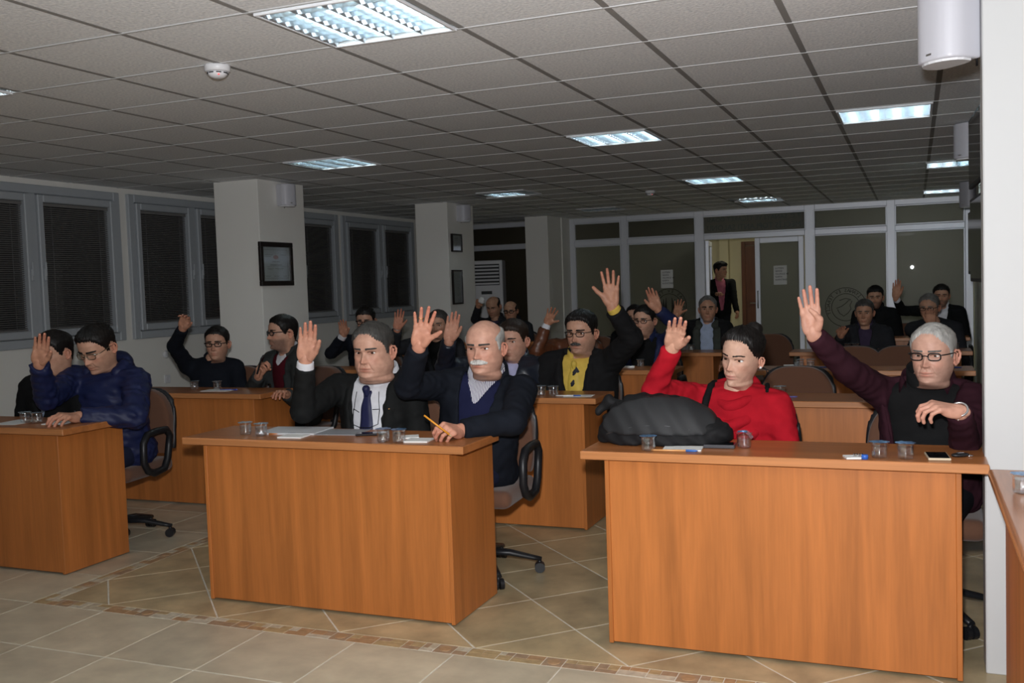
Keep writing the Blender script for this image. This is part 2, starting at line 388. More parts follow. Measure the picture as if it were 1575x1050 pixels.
# double door: the right leaf shut, the left leaf swung open towards the corridor
d1 = struct_root('door_1', (1.28, BY, 0))
def leaf(par, w_, pane_m):
    for q in ((0, .075, .03, 2.035), (w_-.075, w_, .03, 2.035)): obj('stile', box_bm(q[0], q[1], -.028, .028, q[2], q[3], .006), ALUW, par)
    obj('rail', box_bm(.075, w_-.075, -.028, .028, 1.955, 2.035, .006), ALUW, par); obj('rail', box_bm(.075, w_-.075, -.028, .028, .06, .19, .006), ALUW, par)
    obj('pane', box_bm(.07, w_-.07, -.004, .004, .18, 1.96), pane_m, par)
leaf(d1, .70, PANE)
obj('handle', tube_bm([(.04, -.03, 1.0), (.04, -.07, 1.0), (.04, -.07, 1.25), (.04, -.03, 1.25)], .009, 8), STEEL, d1)
d2 = struct_root('door_2', (.565, BY+.03, 0)); leaf(d2, .70, PANE); d2.rotation_euler = (0, 0, math.radians(97))
obj('handle', tube_bm([(.66, -.03, 1.05), (.66, -.1, 1.05), (.66, -.1, 1.25), (.66, -.03, 1.25)], .009, 8), STEEL, d2)
# corridor beyond
tr = struct_root('wall_corridor')
COR = mat('corridor_wall', (.62, .56, .38), .8, .2)
obj('corridor_wall', box_bm(-3.6, 5.2, 14.9, 15.0, 0, CH), COR, tr)
obj('corridor_column', box_bm(.24, .40, 14.72, 14.92, 0, CH), COR, tr)
d3 = struct_root('door_3', (.61, 14.86, 0)); DW = wood('door_wood', (14, 14, 1.5), (.13, .045, .018))
obj('leaf', box_bm(.06, .94, 0, .04, 0, 2.02, .005), DW, d3)
for q in ((0, .07, 0, 2.1), (.93, 1.0, 0, 2.1), (.07, .93, 2.03, 2.1)): obj('door_frame', box_bm(q[0], q[1], -.03, .04, q[2], q[3], .005), DW, d3)
obj('handle', tube_bm([(.14, -.0, 1.0), (.14, -.05, 1.0), (.26, -.05, 1.0)], .01), STEEL, d3)
cl = obj('corridor_lamp', box_bm(.75, 1.35, 13.0, 13.12, CH-.06, CH-.03, .005), mat('corridor_tube', (.8, .8, .7), emit=((1, .97, .74), 22)))
obj('housing', box_bm(.72, 1.38, 12.98, 13.14, CH-.03, CH+.02, .004), WHITEP, cl)
for cx_ in (-2.3, 3.4):  # two more lamps, unseen, added to light the frosted panes from behind
    c2_ = obj('corridor_lamp', box_bm(-.3, .3, 13.0, 13.12, CH-.06, CH-.03, .005), MATS['corridor_tube'], None, (cx_, 0, 0)); obj('housing', box_bm(-.33, .33, 12.98, 13.14, CH-.03, CH+.02, .004), WHITEP, c2_); tag(c2_, 'unseen tube lamp added on the corridor ceiling, %s behind the frosted glass' % ('left' if cx_ < 0 else 'right'), 'lamp')
tag(cl, 'lit tube lamp on the corridor ceiling beyond the open door', 'lamp')
# ---------------------------------------------------------------- implicit surfaces: smooth unions meshed with surface nets
class Field:
    def __init__(s, lo, hi, h):
        s.lo = np.array(lo, float); s.h = h; s.n = np.maximum(np.ceil((np.array(hi)-s.lo)/h).astype(int)+1, 4); s.f = np.full(s.n, .25)
    def pts(s, sl):
        return np.stack(np.meshgrid(*[s.lo[i]+s.h*np.arange(sl[i].start, sl[i].stop) for i in range(3)], indexing='ij'), -1)
    def slc(s, blo, bhi):
        a = np.clip(np.floor((np.array(blo)-s.lo)/s.h).astype(int), 0, s.n); b = np.clip(np.ceil((np.array(bhi)-s.lo)/s.h).astype(int)+1, 0, s.n)
        return tuple(slice(int(x), int(y)) for x, y in zip(a, b))
    def add(s, fn, blo, bhi, k, pad=None):
        p = (k+2.5*s.h) if pad is None else pad
        sl = s.slc(np.array(blo)-p, np.array(bhi)+p)
        if any(q.stop <= q.start for q in sl): return s
        d = fn(s.pts(sl)); a = s.f[sl]
        if k > 0:
            hh = np.maximum(k-np.abs(a-d), 0)/k; s.f[sl] = np.minimum(a, d)-hh*hh*k*.25
        else: s.f[sl] = np.minimum(a, d)
        return s
    def cone(s, a, b, r1, r2, k=.02, flat=None):
        """tapered capsule; flat=(axis vector, factor) squashes it along an axis"""
        a = np.array(a, float); b = np.array(b, float); ba = b-a; L = ba@ba+1e-12; R = max(r1, r2)
        def fn(P):
            q = P-a; t = np.clip(q@ba/L, 0, 1); w = q-t[..., None]*ba
            if flat is not None:
                ax = np.array(flat[0]); ww = w@ax; w = w+(ww*(1/flat[1]-1))[..., None]*ax
            return np.sqrt((w*w).sum(-1))-(r1+(r2-r1)*t)
        return s.add(fn, np.minimum(a, b)-R, np.maximum(a, b)+R, k)
    def ell(s, c, r, k=.02, rot=None):
        c = np.array(c, float); r = np.array(r, float)
        def fn(P):
            q = P-c
            if rot is not None: q = q@rot
            k0 = np.sqrt(((q/r)**2).sum(-1)); k1 = np.sqrt(((q/(r*r))**2).sum(-1))+1e-9
            return k0*(k0-1)/k1
        R = r if rot is None else np.full(3, r.max())
        return s.add(fn, c-R, c+R, k)
    def rbox(s, c, hs, r, k=0, rot=None):
        c = np.array(c, float); hs = np.array(hs, float)-r
        def fn(P):
            q = P-c
            if rot is not None: q = q@rot
            q = np.abs(q)-hs
            return np.sqrt((np.maximum(q, 0)**2).sum(-1))+np.minimum(q.max(-1), 0)-r
        R = (hs+r) if rot is None else np.full(3, np.linalg.norm(hs+r))
        return s.add(fn, c-R, c+R, k)
    def sub(s, fn):
        s.f = np.maximum(s.f, -fn(s.pts(tuple(slice(0, int(n)) for n in s.n)))); return s
    def cut(s, fn):
        s.f = np.maximum(s.f, fn(s.pts(tuple(slice(0, int(n)) for n in s.n)))); return s
    def warp(s, fn):
        s.f = s.f+fn(s.pts(tuple(slice(0, int(n)) for n in s.n))); return s
    def mesh(s, smooth=0):
        f = s.f; n = s.n; ins = f < 0; c = np.zeros(n-1, np.int8)
        for dx in (0, 1):
            for dy in (0, 1):
                for dz in (0, 1): c += ins[dx:n[0]-1+dx, dy:n[1]-1+dy, dz:n[2]-1+dz]
        act = (c > 0) & (c < 8); idx = np.full(n-1, -1, np.int64); I = np.argwhere(act); idx[act] = np.arange(len(I))
        acc = np.zeros((len(I), 3)); cnt = np.zeros(len(I)); corners = [(x, y, z) for x in (0, 1) for y in (0, 1) for z in (0, 1)]
        vals = {cc: f[I[:, 0]+cc[0], I[:, 1]+cc[1], I[:, 2]+cc[2]] for cc in corners}
        for a in corners:
            for ax in range(3):
                if a[ax]: continue
                b = list(a); b[ax] = 1; b = tuple(b); va, vb = vals[a], vals[b]; m = (va < 0) != (vb < 0)
                t = np.where(m, va/np.where(va == vb, 1, va-vb), 0); p = np.tile(np.array(a, float), (len(I), 1)); p[:, ax] = t
                acc += p*m[:, None]; cnt += m
        V = s.lo+s.h*(I+acc/np.maximum(cnt, 1)[:, None]); F = []
        for ax in range(3):
            o = [(0, 0, 0)]*4; u, v = (ax+1) % 3, (ax+2) % 3
            A = ins; sl0 = [slice(1, m-1) for m in n]; sl0[ax] = slice(0, n[ax]-1); sl1 = list(sl0); sl1[ax] = slice(1, n[ax])
            e = A[tuple(sl0)] != A[tuple(sl1)]; J = np.argwhere(e)
            for q in range(3):
                if q != ax: J[:, q] += 1
            pos = A[tuple(J.T)]
            def cell(du, dv):
                K = J.copy(); K[:, u] += du; K[:, v] += dv; return idx[tuple(K.T)]
            q = np.stack([cell(-1, -1), cell(0, -1), cell(0, 0), cell(-1, 0)], -1)
            q = np.where(pos[:, None], q, q[:, ::-1]); F.append(q[(q >= 0).all(1)])
        F = np.concatenate(F)
        for _ in range(smooth):
            S_ = np.zeros_like(V); C_ = np.zeros(len(V))
            for a, b in ((0, 1), (1, 2), (2, 3), (3, 0)):
                np.add.at(S_, F[:, a], V[F[:, b]]); np.add.at(C_, F[:, a], 1); np.add.at(S_, F[:, b], V[F[:, a]]); np.add.at(C_, F[:, b], 1)
            V = V*.5+.5*S_/np.maximum(C_, 1)[:, None]
        return V, F
def rotm(rx=0, ry=0, rz=0):
    return np.array(Euler((rx, ry, rz)).to_matrix())
# ---------------------------------------------------------------- desks
WV = wood('beech_laminate_upright', (16, 16, .9), (.48, .162, .040)); WH = wood('beech_laminate_top', (.9, 16, 16), (.40, .145, .045), .3)
WE = wood('beech_edge', (.9, 30, 30), (.50, .205, .075), .35)
ROW = [.66, 2.36, 4.12, 5.87, 7.75, 9.45]
DW_, DD = 1.29, .455
def make_desk():
    t = thing('desk', '', 'desk')
    # origin: middle of the front panel foot, x along the front, y away from the camera
    h = DW_/2
    obj('front_panel', box_bm(-h+.018, h-.018, 0, .018, .012, .75, .0015), WV, t)
    for s in (-1, 1): obj('side_panel', box_bm(s*h-(.018 if s > 0 else 0), s*h+(.018 if s < 0 else 0), -.004, DD, .006, .75, .0015), WV, t)
    top = obj('tabletop', box_bm(-h-.085, h+.085, -.045, .34, .75, .785, .004, 2), WH, t)
    obj('edge_band', box_bm(-h-.086, h+.086, -.0475, -.043, .752, .783, .002), WE, top)
    for s in (-1, 1): obj('foot', lathe_bm([(.014, 0), (.014, .008)], 10, c=(s*(h-.05), .2, 0)), BLACK, t)
    return t
DESKX = {'left': -1.335, 'centre': .992, 'right': 2.965}; DRIFT = {'left': .05, 'centre': .045, 'right': .07}
ORD = ['front', 'second', 'third', 'fourth', 'fifth', 'sixth']
def desk_x(col, r): return DESKX[col]+DRIFT[col]*r
DESC = {('left', 0): 'beech desk at the left edge of the front row, with young man in navy jacket', ('centre', 0): 'beech desk in the middle of the front row, with papers and four cups',
 ('right', 0): 'beech desk on the right of the front row, under the black bag', ('left', 1): 'beech desk in the left of the second row, in front of the pillar with certificate',
 ('centre', 1): 'beech desk in the middle of the second row, by the man in yellow shirt', ('right', 1): 'pinkish lit beech desk in the right of the second row, behind the woman in red',
 ('left', 2): 'beech desk in the left of the third row, behind the man in suit', ('centre', 2): 'beech desk in the middle of the third row, left of the woman raising her hand',
 ('right', 2): 'beech desk in the right of the third row, behind the empty brown chair', ('left', 3): 'dim beech desk in the left of the fourth row, mostly hidden', ('centre', 3): 'beech desk in the middle of the fourth row, before the man with grey scarf',
 ('right', 3): 'beech desk in the right of the fourth row, before the grey haired men', ('left', 4): 'dim beech desk in the left of the fifth row, before the bald men', ('right', 4): 'beech desk in the right of the fifth row', ('right', 5): 'farthest beech desk on the right, in the sixth row before the glass'}
proto = make_desk(); first = True
for (c, r), lab in DESC.items():
    loc = (desk_x(c, r)+(.2 if (c, r) == ('left', 4) else 0), ROW[r]+(.11 if (c, r) == ('left', 0) else 0), 0)
    if first: proto.location = loc; proto['label'] = lab; proto['group'] = 'council desks in rows'; first = False
    else: dup(proto, loc, 0, lab, 'council desks in rows')

# foreground desk at the right edge
t = thing('desk', 'beech desk in the right foreground, close up, a cup on it', 'desk', (3.70, .53, 0))
f = Field((-.03, -1.45, -.025), (.72, .03, .02), .0075); f.rbox((.345, -.7, 0), (.36, .715, .0175), .012)
V, Fq = f.mesh(); obj('tabletop', np_mesh('top', V+np.array([0, 0, .7675]), Fq), wood('top_close', (16, .9, 16), (.40, .165, .075), .22), t)
obj('side_panel', box_bm(.035, .055, -1.35, -.02, .005, .75, .002), WV, t); obj('end_panel', box_bm(.055, .66, -.04, -.02, .005, .75, .002), WV, t); obj('far_panel', box_bm(.64, .66, -1.35, -.04, .005, .75, .002), WV, t)

# ---------------------------------------------------------------- office chairs
FAB = mat('brown_fabric', (.13, .062, .038), .9, .15, bump=((300, 300, 300), .35, .002), sheen=.2)
def np_obj(name, fld, m, parent, smooth=1, off=(0, 0, 0)):
    V, F = fld.mesh(smooth); return obj(name, np_mesh(name, V+np.array(off), F), m, parent)
def make_chair():
    t = thing('office_chair', '', 'chair')                     # faces -y, origin on the floor under the seat
    s = Field((-.27, -.27, .38), (.27, .27, .52), .012); s.rbox((0, 0, .425), (.235, .235, .045), .04); np_obj('seat', s, FAB, t)
    b = Field((-.26, .14, .48), (.26, .36, 1.02), .012)
    def back(P):
        x, z = P[..., 0], P[..., 2]-.64; w = .225-.03*np.clip(z/.25, 0, 1)**2
        e = ((np.abs(x)/w)**3.2+(np.abs(z)/.245)**3.2)**(1/3.2)-1
        y = P[..., 1]-(.225+.18*z*.5-.25*x*x*-1*.6)
        return np.maximum(e*.2, np.abs(y)-.036)
    b.add(back, (-.24, .14, .48), (.24, .36, 1.0), 0); np_obj('backrest', b, FAB, t, 2)
    sh = Field((-.25, .2, .5), (.25, .4, 1.0), .014)
    def shell(P):
        x, z = P[..., 0], P[..., 2]-.64
        e = ((np.abs(x)/.235)**3.2+(np.abs(z)/.25)**3.2)**(1/3.2)-1; y = P[..., 1]-(.264+.09*z+.15*x*x)
        return np.maximum(e*.2, np.abs(y)-.013)
    sh.add(shell, (-.25, .2, .49), (.25, .36, 1.0), 0); np_obj('back_shell', sh, BLACK, t, 1)
    obj('back_bracket', tube_bm([(0, .1, .4), (0, .27, .41), (0, .31, .5), (0, .31, .62)], .022, 8, flat=.6), BLACK, t)
    for q in (-1, 1):
        x = q*.275
        loop = [(x, -.10, .435), (x, -.135, .49), (x, -.13, .60), (x, -.09, .645), (x, 0, .655), (x, .10, .652), (x, .135, .61), (x, .10, .475), (x, .06, .42), (x, -.04, .41)]
        lp = []
        for i in range(len(loop)):
            a, c_ = Vector(loop[i]), Vector(loop[(i+1) % len(loop)]); lp += [a, a.lerp(c_, .5)]
        ar = obj('armrest', tube_bm(lp, .021, 10, closed=True), BLACK, t)
        obj('arm_bracket', box_bm(min(x, x*.6), max(x, x*.6), -.03, .05, .405, .425, .006), BLACK, ar)
    obj('mechanism', box_bm(-.07, .07, -.09, .1, .36, .405, .01), BLACK, t)
    obj('gas_column', lathe_bm([(.025, .09), (.025, .22), (.017, .225), (.017, .37)], 14), BLACK, t)
    for k in range(5):
        a = 2*PI*k/5+.3; ca, sa = math.cos(a), math.sin(a)
        lg = obj('base_leg', tube_bm([(0, 0, .115), (ca*.14, sa*.14, .105), (ca*.26, sa*.26, .075), (ca*.3, sa*.3, .066)], .022, 8, taper=[.03, .025, .019, .016], flat=.7), BLACK, t)
        bm = bmesh.new()
        for s_ in (-1, 1):
            cx, cy = ca*.29-sa*.015*s_, sa*.29+ca*.015*s_
            c2 = bmesh.new(); bmesh.ops.create_cone(c2, cap_ends=True, segments=14, radius1=.026, radius2=.026, depth=.02)
            M = Matrix.Translation((cx, cy, .026)) @ Matrix.Rotation(a, 4, 'Z') @ Matrix.Rotation(PI/2, 4, 'X')
            bmesh.ops.transform(c2, matrix=M, verts=c2.verts); me = bpy.data.meshes.new('t'); c2.to_mesh(me); c2.free(); bm.from_mesh(me); bpy.data.meshes.remove(me)
        obj('caster', tube_bm([(ca*.29, sa*.29, .03), (ca*.29, sa*.29, .07)], .01, 8, bm=bm), BLACK, lg)
    return t
chair0 = make_chair(); chair_used = []
def place_chair(x, y, rz, label):
    g_ = 'brown office chairs'
    if not chair_used: chair0.location = (x, y, 0); chair0.rotation_euler = (0, 0, rz); chair0['label'] = label; chair0['group'] = g_; chair_used.append(1); return chair0
    return dup(chair0, (x, y, 0), rz, label, g_)

# ---------------------------------------------------------------- sealed water cups
def clear(name, col, rough=.03, mixf=.82):
    m = bpy.data.materials.new(name); m.use_nodes = True; nt = m.node_tree; b = nt.nodes['Principled BSDF']; out = nt.nodes['Material Output']
    b.inputs['Base Color'].default_value = (*col, 1); b.inputs['Roughness'].default_value = rough; b.inputs['Specular IOR Level'].default_value = .9
    tr_ = nt.nodes.new('ShaderNodeBsdfTransparent'); mx = nt.nodes.new('ShaderNodeMixShader'); lw = nt.nodes.new('ShaderNodeLayerWeight'); lw.inputs[0].default_value = .35
    mr = nt.nodes.new('ShaderNodeMapRange'); mr.inputs['To Min'].default_value = mixf; mr.inputs['To Max'].default_value = mixf-.55
    nt.links.new(lw.outputs['Facing'], mr.inputs[0]); nt.links.new(mr.outputs[0], mx.inputs[0])
    gl = nt.nodes.new('ShaderNodeBsdfGlossy'); gl.inputs['Roughness'].default_value = .06; gl.inputs[0].default_value = (.9, .95, 1, 1)
    nt.links.new(gl.outputs[0], mx.inputs[1]); nt.links.new(tr_.outputs[0], mx.inputs[2]); nt.links.new(mx.outputs[0], out.inputs[0]); return m
CUPM = clear('clear_cup', (.9, .95, 1)); 
WATER = clear('water', (.9, .95, 1), .03, .9)
LIDB = mat('blue_foil', (.13, .27, .48), .3, .5, .5, noise=((60, 60, 60), .5, 2)); LIDC = mat('silver_foil', (.45, .55, .62), .25, .5, .6, noise=((60, 60, 60), .3, 2))
def make_cup(lid):
    t = thing('water_cup', '', 'cup')
    n = 40; R0 = [(.0, .0), (.021, .0), (.0245, .003), (.026, .008), (.0265, .02), (.0275, .05), (.029, .056), (.0335, .0575), (.0335, .059)]
    bm = bmesh.new(); rings = []
    for r, z in R0[1:]:
        rings.append([bm.verts.new(((r*(1+(.05*math.cos(10*2*PI*k/n) if z < .022 else 0)))*math.cos(2*PI*k/n), (r*(1+(.05*math.cos(10*2*PI*k/n) if z < .022 else 0)))*math.sin(2*PI*k/n), z)) for k in range(n)])
    for A, B in zip(rings, rings[1:]):
        for k in range(n): bm.faces.new((A[k], A[(k+1) % n], B[(k+1) % n], B[k])).smooth = True
    bm.faces.new(rings[0][::-1]); obj('cup_body', bm, CUPM, t)
    w = lathe_bm([(.019, .002), (.0235, .008), (.0243, .02), (.0252, .043)], 24); obj('water', w, WATER, t)
    l = bmesh.new(); rr = random.Random(4); c = l.verts.new((0, 0, .0605)); ring = [l.verts.new(((.0345+rr.uniform(-.001, .0015))*math.cos(2*PI*k/28), (.0345)*math.sin(2*PI*k/28), .0595+rr.uniform(-.0012, .001))) for k in range(28)]
    for k in range(28): l.faces.new((c, ring[k], ring[(k+1) % 28]))
    obj('foil_lid', l, LIDB if lid == 'b' else LIDC, t); return t
cups = {}
def put_cup(x, y, lid, label, z=.785):
    if lid not in cups: cups[lid] = make_cup(lid); c = cups[lid]; c.location = (x, y, z); c['label'] = label; c['group'] = 'sealed water cups'; return c
    return dup(cups[lid], (x, y, z), random.uniform(0, 6), label, 'sealed water cups')
CUPS = [(-1.062, .90, 'c', 'left cup of the pair on the front left desk'), (-.963, .89, 'c', 'right cup of the pair on the front left desk'),
 (.53, .742, 'c', 'leftmost cup on the middle front desk'), (.635, .72, 'c', 'cup beside the papers, second from left on the middle front desk'),
 (1.318, .665, 'b', 'blue lidded cup, left of the two before the moustached man'), (1.398, .66, 'b', 'blue lidded cup, right of the two before the moustached man'),
 (2.498, .665, 'b', 'blue lidded cup in front of the black bag'), (3.343, .675, 'b', 'blue lidded cup left of the pair before the man in maroon jacket'), (3.43, .67, 'b', 'blue lidded cup right of the pair before the man in maroon jacket'),
 (-1.30, 2.56, 'c', 'left cup before the man in black sweater raising his hand'), (-1.10, 2.56, 'c', 'right cup before the man in black sweater, beside a blue pen'), (-1.93, 2.6, 'c', 'lone cup at the left end of the second row left desk'),
 (1.396, 2.42, 'c', 'left cup of the pair before the man in yellow shirt'), (1.478, 2.41, 'c', 'right cup of the pair before the man in yellow shirt'), (.655, 2.45, 'c', 'left cup half hidden behind the suited men'), (.73, 2.44, 'c', 'right cup half hidden behind the moustached man'),
 (-1.56, 4.36, 'c', 'lone cup catching light at the left end of the third row'), (.62, 4.36, 'c', 'left cup on the third row desk before the brown leather jacket'), (.70, 4.36, 'c', 'right cup on the third row desk before the brown leather jacket'),
 (1.495, 4.36, 'c', 'cup before the man in navy jacket and black shirt'), (2.775, 2.50, 'c', 'lone cup beside the shoulder of the woman in red'),
 (2.69, 4.33, 'c', 'left cup of the pair under the raised maroon sleeve'), (2.765, 4.33, 'c', 'right cup of the pair under the raised maroon sleeve'),
 (1.46, 6.08, 'c', 'left cup before the man with grey scarf'), (1.53, 6.08, 'c', 'right cup before the man with grey scarf'),
 (2.92, 6.03, 'c', 'left cup before the grey haired man in dark jacket'), (2.985, 6.03, 'c', 'right cup before the grey haired man in dark jacket'), (3.78, 6.0, 'c', 'lone cup beside the head of the man in maroon jacket'),
 (3.755, .16, 'b', 'close blue lidded cup on the foreground desk at the right edge')]
for x, y, l, lab in CUPS: put_cup(x, y, l, 'clear water cup, '+lab)
# the opened cup in front of the woman: lid peeled back
oc = make_cup('b'); oc.location = (2.845, .80, .785); oc['label'] = 'opened water cup with its blue lid folded back, before the woman'; oc['group'] = 'sealed water cups'
for ch in list(oc.children):
    if ch.name.startswith('foil_lid'): bpy.data.objects.remove(ch)
bm = bmesh.new(); G = [[bm.verts.new((-.022+.011*i, -.03+.012*j, .061+.006*math.sin(i*.9)-(max(0, i-3)**2)*.004)) for j in range(6)] for i in range(6)]
for i in range(5):
    for j in range(5): bm.faces.new((G[i][j], G[i+1][j], G[i+1][j+1], G[i][j+1]))
obj('foil_lid', bm, LIDC, oc); obj('lid_fold', tube_bm([(-.02, -.012, .066), (.0, -.014, .068), (.014, -.01, .066)], .008, 8, flat=.4), LIDB, oc)

# ---------------------------------------------------------------- papers, pens, phones, bag
TT = .7855
def sheet(name, x, y, w, d_, rz, m, label, cat, h=.0012, group=None):
    o = obj(name, box_bm(-w/2, w/2, -d_/2, d_/2, 0, h), m, None, (x, y, TT)); o.rotation_euler = (0, 0, rz); return tag(o, label, cat, group)
def pad(x, y, w, d_, rz, label, h=.006):
    o = obj('notepad', box_bm(-w/2, w/2, -d_/2, d_/2, 0, h*.8), PAPER, None, (x, y, TT)); o.rotation_euler = (0, 0, rz); tag(o, label, 'notepad')
    obj('cover', box_bm(-w/2, w/2, -d_/2, d_/2, h*.8, h, 0), PAPER, o); return o
def pen(x, y, rz, L, label, cbody, ccap, z=TT, kind='pen', r=.004):
    t = thing(kind, label, kind, (x, y, z+r), rz)
    M1 = mat('pen_'+label[:24], cbody, .35, .5); M2 = mat('cap_'+label[:24], ccap, .35, .5)
    obj('barrel', tube_bm([(-L/2, 0, 0), (L/2-.045, 0, 0)], r, 10), M1, t); obj('cap' if kind == 'pen' else 'tip', tube_bm([(L/2-.045, 0, 0), (L/2-.01, 0, 0), (L/2, 0, 0)], r*1.15, 10, taper=[r*1.15, r*1.1, r*.4]), M2, t); return t
GREYP = mat('grey_folder', (.30, .31, .33), .5, .3)
sheet('paper_sheet', -1.13, .9, .16, .2, .1, PAPER, 'white sheet of paper left of the cups on the front left desk', 'paper')
sheet('paper_sheet', -.84, .92, .13, .12, .3, PAPER, 'white papers under the hand of the young man in navy', 'paper', .004)
sheet('document', .72, .87, .30, .21, .12, mat('paper_grey', (.55, .56, .58), .7, .2), 'grey white document lying before the man in suit', 'paper', .008)
sheet('folder', .955, .88, .25, .17, .1, GREYP, 'grey folder half under the hands of the man in suit', 'folder', .003)
pad(.815, .72, .12, .09, .1, 'small white notepad at the edge of the middle front desk, right of the cups'); pad(1.462, .72, .11, .10, .15, 'small white notepad before the moustached man'); pad(1.375, .80, .08, .08, .5, 'small paper pad just behind the two blue lidded cups')
pen(.72, .77, .2, .14, 'orange pen with dark blue cap lying by the papers', (.6, .2, .04), (.03, .05, .2))
def phone(x, y, rz, w, d_, h, label, cb, screen=(.006, .006, .008), rim=None):
    t = thing('phone', label, 'phone', (x, y, TT), rz); M = mat('ph_'+label[:20], cb, .3, .5)
    obj('case', box_bm(-w/2, w/2, -d_/2, d_/2, 0, h, .003, 2), M, t); obj('screen', box_bm(-w/2+.004, w/2-.004, -d_/2+.006, d_/2-.006, h, h+.0008), mat('scr', screen, .08, .6), t); return t
phone(1.15, .84, .4, .13, .065, .009, 'dark phone lying left of the two blue lidded cups', (.012, .012, .015))
phone(2.752, .80, .05, .12, .075, .014, 'dark grey phone lying right of the black bag', (.06, .06, .068), (.05, .05, .055))
phone(3.535, .72, .1, .075, .13, .009, 'phone with pale gold edge before the man in maroon jacket', (.6, .5, .36))
pad(2.62, .73, .15, .10, .1, 'white and blue notepad under the front of the black bag', .004)
pen(2.60, .665, .08, .18, 'orange pencil with a blue cap lying before the black bag', (.68, .34, .13), (.05, .16, .5), kind='pencil')
sheet('tissue', 3.262, .66, .075, .06, .3, PAPER, 'crumpled white tissue left of the cups on the right front desk', 'tissue', .006)
b_ = bmesh.new()
for k in range(4): tube_bm([(k*.009, -.02, .006+.004*k % .008), (k*.009+.004, 0, .012), (k*.009, .02, .006)], .003, 6, bm=b_)
tag(obj('foil_scrap', b_, CHROME, None, (3.255, .655, TT+.003)), 'torn silver foil on the white tissue', 'foil')
tag(obj('bottle_cap', lathe_bm([(.012, 0), (.012, .014), (.010, .016)], 16), mat('cap_blue', (.03, .12, .5), .4, .5), None, (3.295, .64, TT)), 'small blue cap left of the blue lidded cups', 'cap')
k = thing('car_key', 'dark car key fob at the right end of the front right desk', 'key', (3.61, .75, TT), .5)
f = Field((-.04, -.025, -.005), (.04, .025, .02), .003); f.ell((0, 0, .007), (.034, .018, .008)); V, F = f.mesh(); obj('fob', np_mesh('fob', V, F), BLACK, k)
obj('key_ring', tube_bm([(.034+.012*math.cos(a), .012*math.sin(a), .003) for a in np.linspace(0, 2*PI, 14)[:-1]], .0018, 6, closed=True), CHROME, k); obj('badge', box_bm(-.012, .012, -.006, .006, .0135, .016, .001), CHROME, k)
sheet('paper_sheet', 1.63, 2.43, .17, .1, .1, PAPER, 'white paper before the man in yellow shirt', 'paper'); pen(1.575, 2.40, .1, .15, 'blue and white pen on the paper before the man in yellow shirt', (.7, .7, .7), (.05, .12, .4))
sheet('paper_sheet', .86, 2.43, .12, .1, -.1, PAPER, 'white paper at the left end of the middle second row desk', 'paper')
sheet('paper_sheet', -1.04, 2.5, .22, .12, .1, PAPER, 'white paper between the cups on the second row left desk', 'paper', .003); pen(-.97, 2.52, .1, .14, 'blue pen on the second row left desk', (.05, .1, .45), (.04, .08, .4))
pen(2.83, 2.47, .2, .08, 'short blue pen beside the lone cup behind the woman in red', (.05, .1, .4), (.1, .1, .3)); sheet('tissue', 2.615, 4.3, .07, .05, .2, PAPER, 'white tissue left of the cups under the maroon sleeve', 'tissue', .02)
pen(2.85, 4.29, 0, .14, 'blue pen right of the cups under the maroon sleeve', (.04, .08, .35), (.04, .08, .3)); pen(3.70, 4.27, 0, .12, 'blue pen by the ear of the man in maroon jacket', (.04, .08, .4), (.04, .08, .4))
sheet('tissue', 1.40, 4.3, .12, .05, .2, PAPER, 'white tissues on the desk before the man in navy jacket', 'tissue', .012); sheet('paper_sheet', -.62, 4.33, .16, .08, .1, PAPER, 'white paper on the third row left desk', 'paper', .006)

# black backpack lying on the desk
BAG = mat('black_nylon', (.008, .008, .009), .7, .25, bump=((220, 220, 220), .2, .001)); BAG2 = mat('black_nylon_panel', (.017, .0175, .019), .6, .35, bump=((220, 220, 220), .15, .001))
bag = thing('backpack', 'black backpack lying on its side on the front right desk before the woman', 'backpack', (2.50, .87, TT), .06)
f = Field((-.32, -.16, -.01), (.34, .16, .24), .008)
def bagf(P):
    x = (P[..., 0]-.0)/.262; y = P[..., 1]/.115; z = (P[..., 2]-.012)/(.188-.03*P[..., 0]/.26); return ((np.abs(x)**2.2+np.abs(y)**2.2+np.abs(z)**2.0+1e-9)**(1/2.1)-1)*.13
f.add(bagf, (-.27, -.12, -.01), (.27, .12, .23), 0); f.ell((.215, -.02, .045), (.075, .07, .05), .03).cut(lambda P: -P[..., 2]+.001)
f.warp(lambda P: .0035*np.sin(P[..., 0]*38+P[..., 2]*30)*np.sin(P[..., 2]*60+P[..., 1]*20)+.0025*np.sin(P[..., 0]*90+5*np.sin(P[..., 2]*40)))
np_obj('main_body', f, BAG, bag, 1)
f2 = Field((-.30, -.18, -.01), (.30, .12, .24), .007)
def pocket(P):
    x = (P[..., 0]+.0)/.225; z = (P[..., 2]-.12)/.075; e = ((np.abs(x)**2.4+np.abs(z+.45*x*x)**2.4+1e-9)**(1/2.4)-1)*.08; return np.maximum(e, np.abs(bagf(P)-.002)-.007)
f2.add(pocket, (-.24, -.15, .0), (.24, 0, .22), 0).warp(lambda P: .0016*np.sin(P[..., 0]*80+P[..., 2]*50)); np_obj('front_pocket', f2, BAG2, bag, 1)
zx_ = np.linspace(-.21, .235, 26); zz_ = .085-.95*zx_**2
def bag_y(x, z):
    y = np.linspace(-.16, 0, 200); P = np.stack([0*y+x, y, 0*y+z], -1); v = bagf(P); return y[np.argmax(v < 0)]
obj('zip', tube_bm([(x, bag_y(x, z)-.005, z) for x, z in zip(zx_, zz_)], .003, 6), mat('zip_grey', (.06, .06, .065), .35, .5), bag)
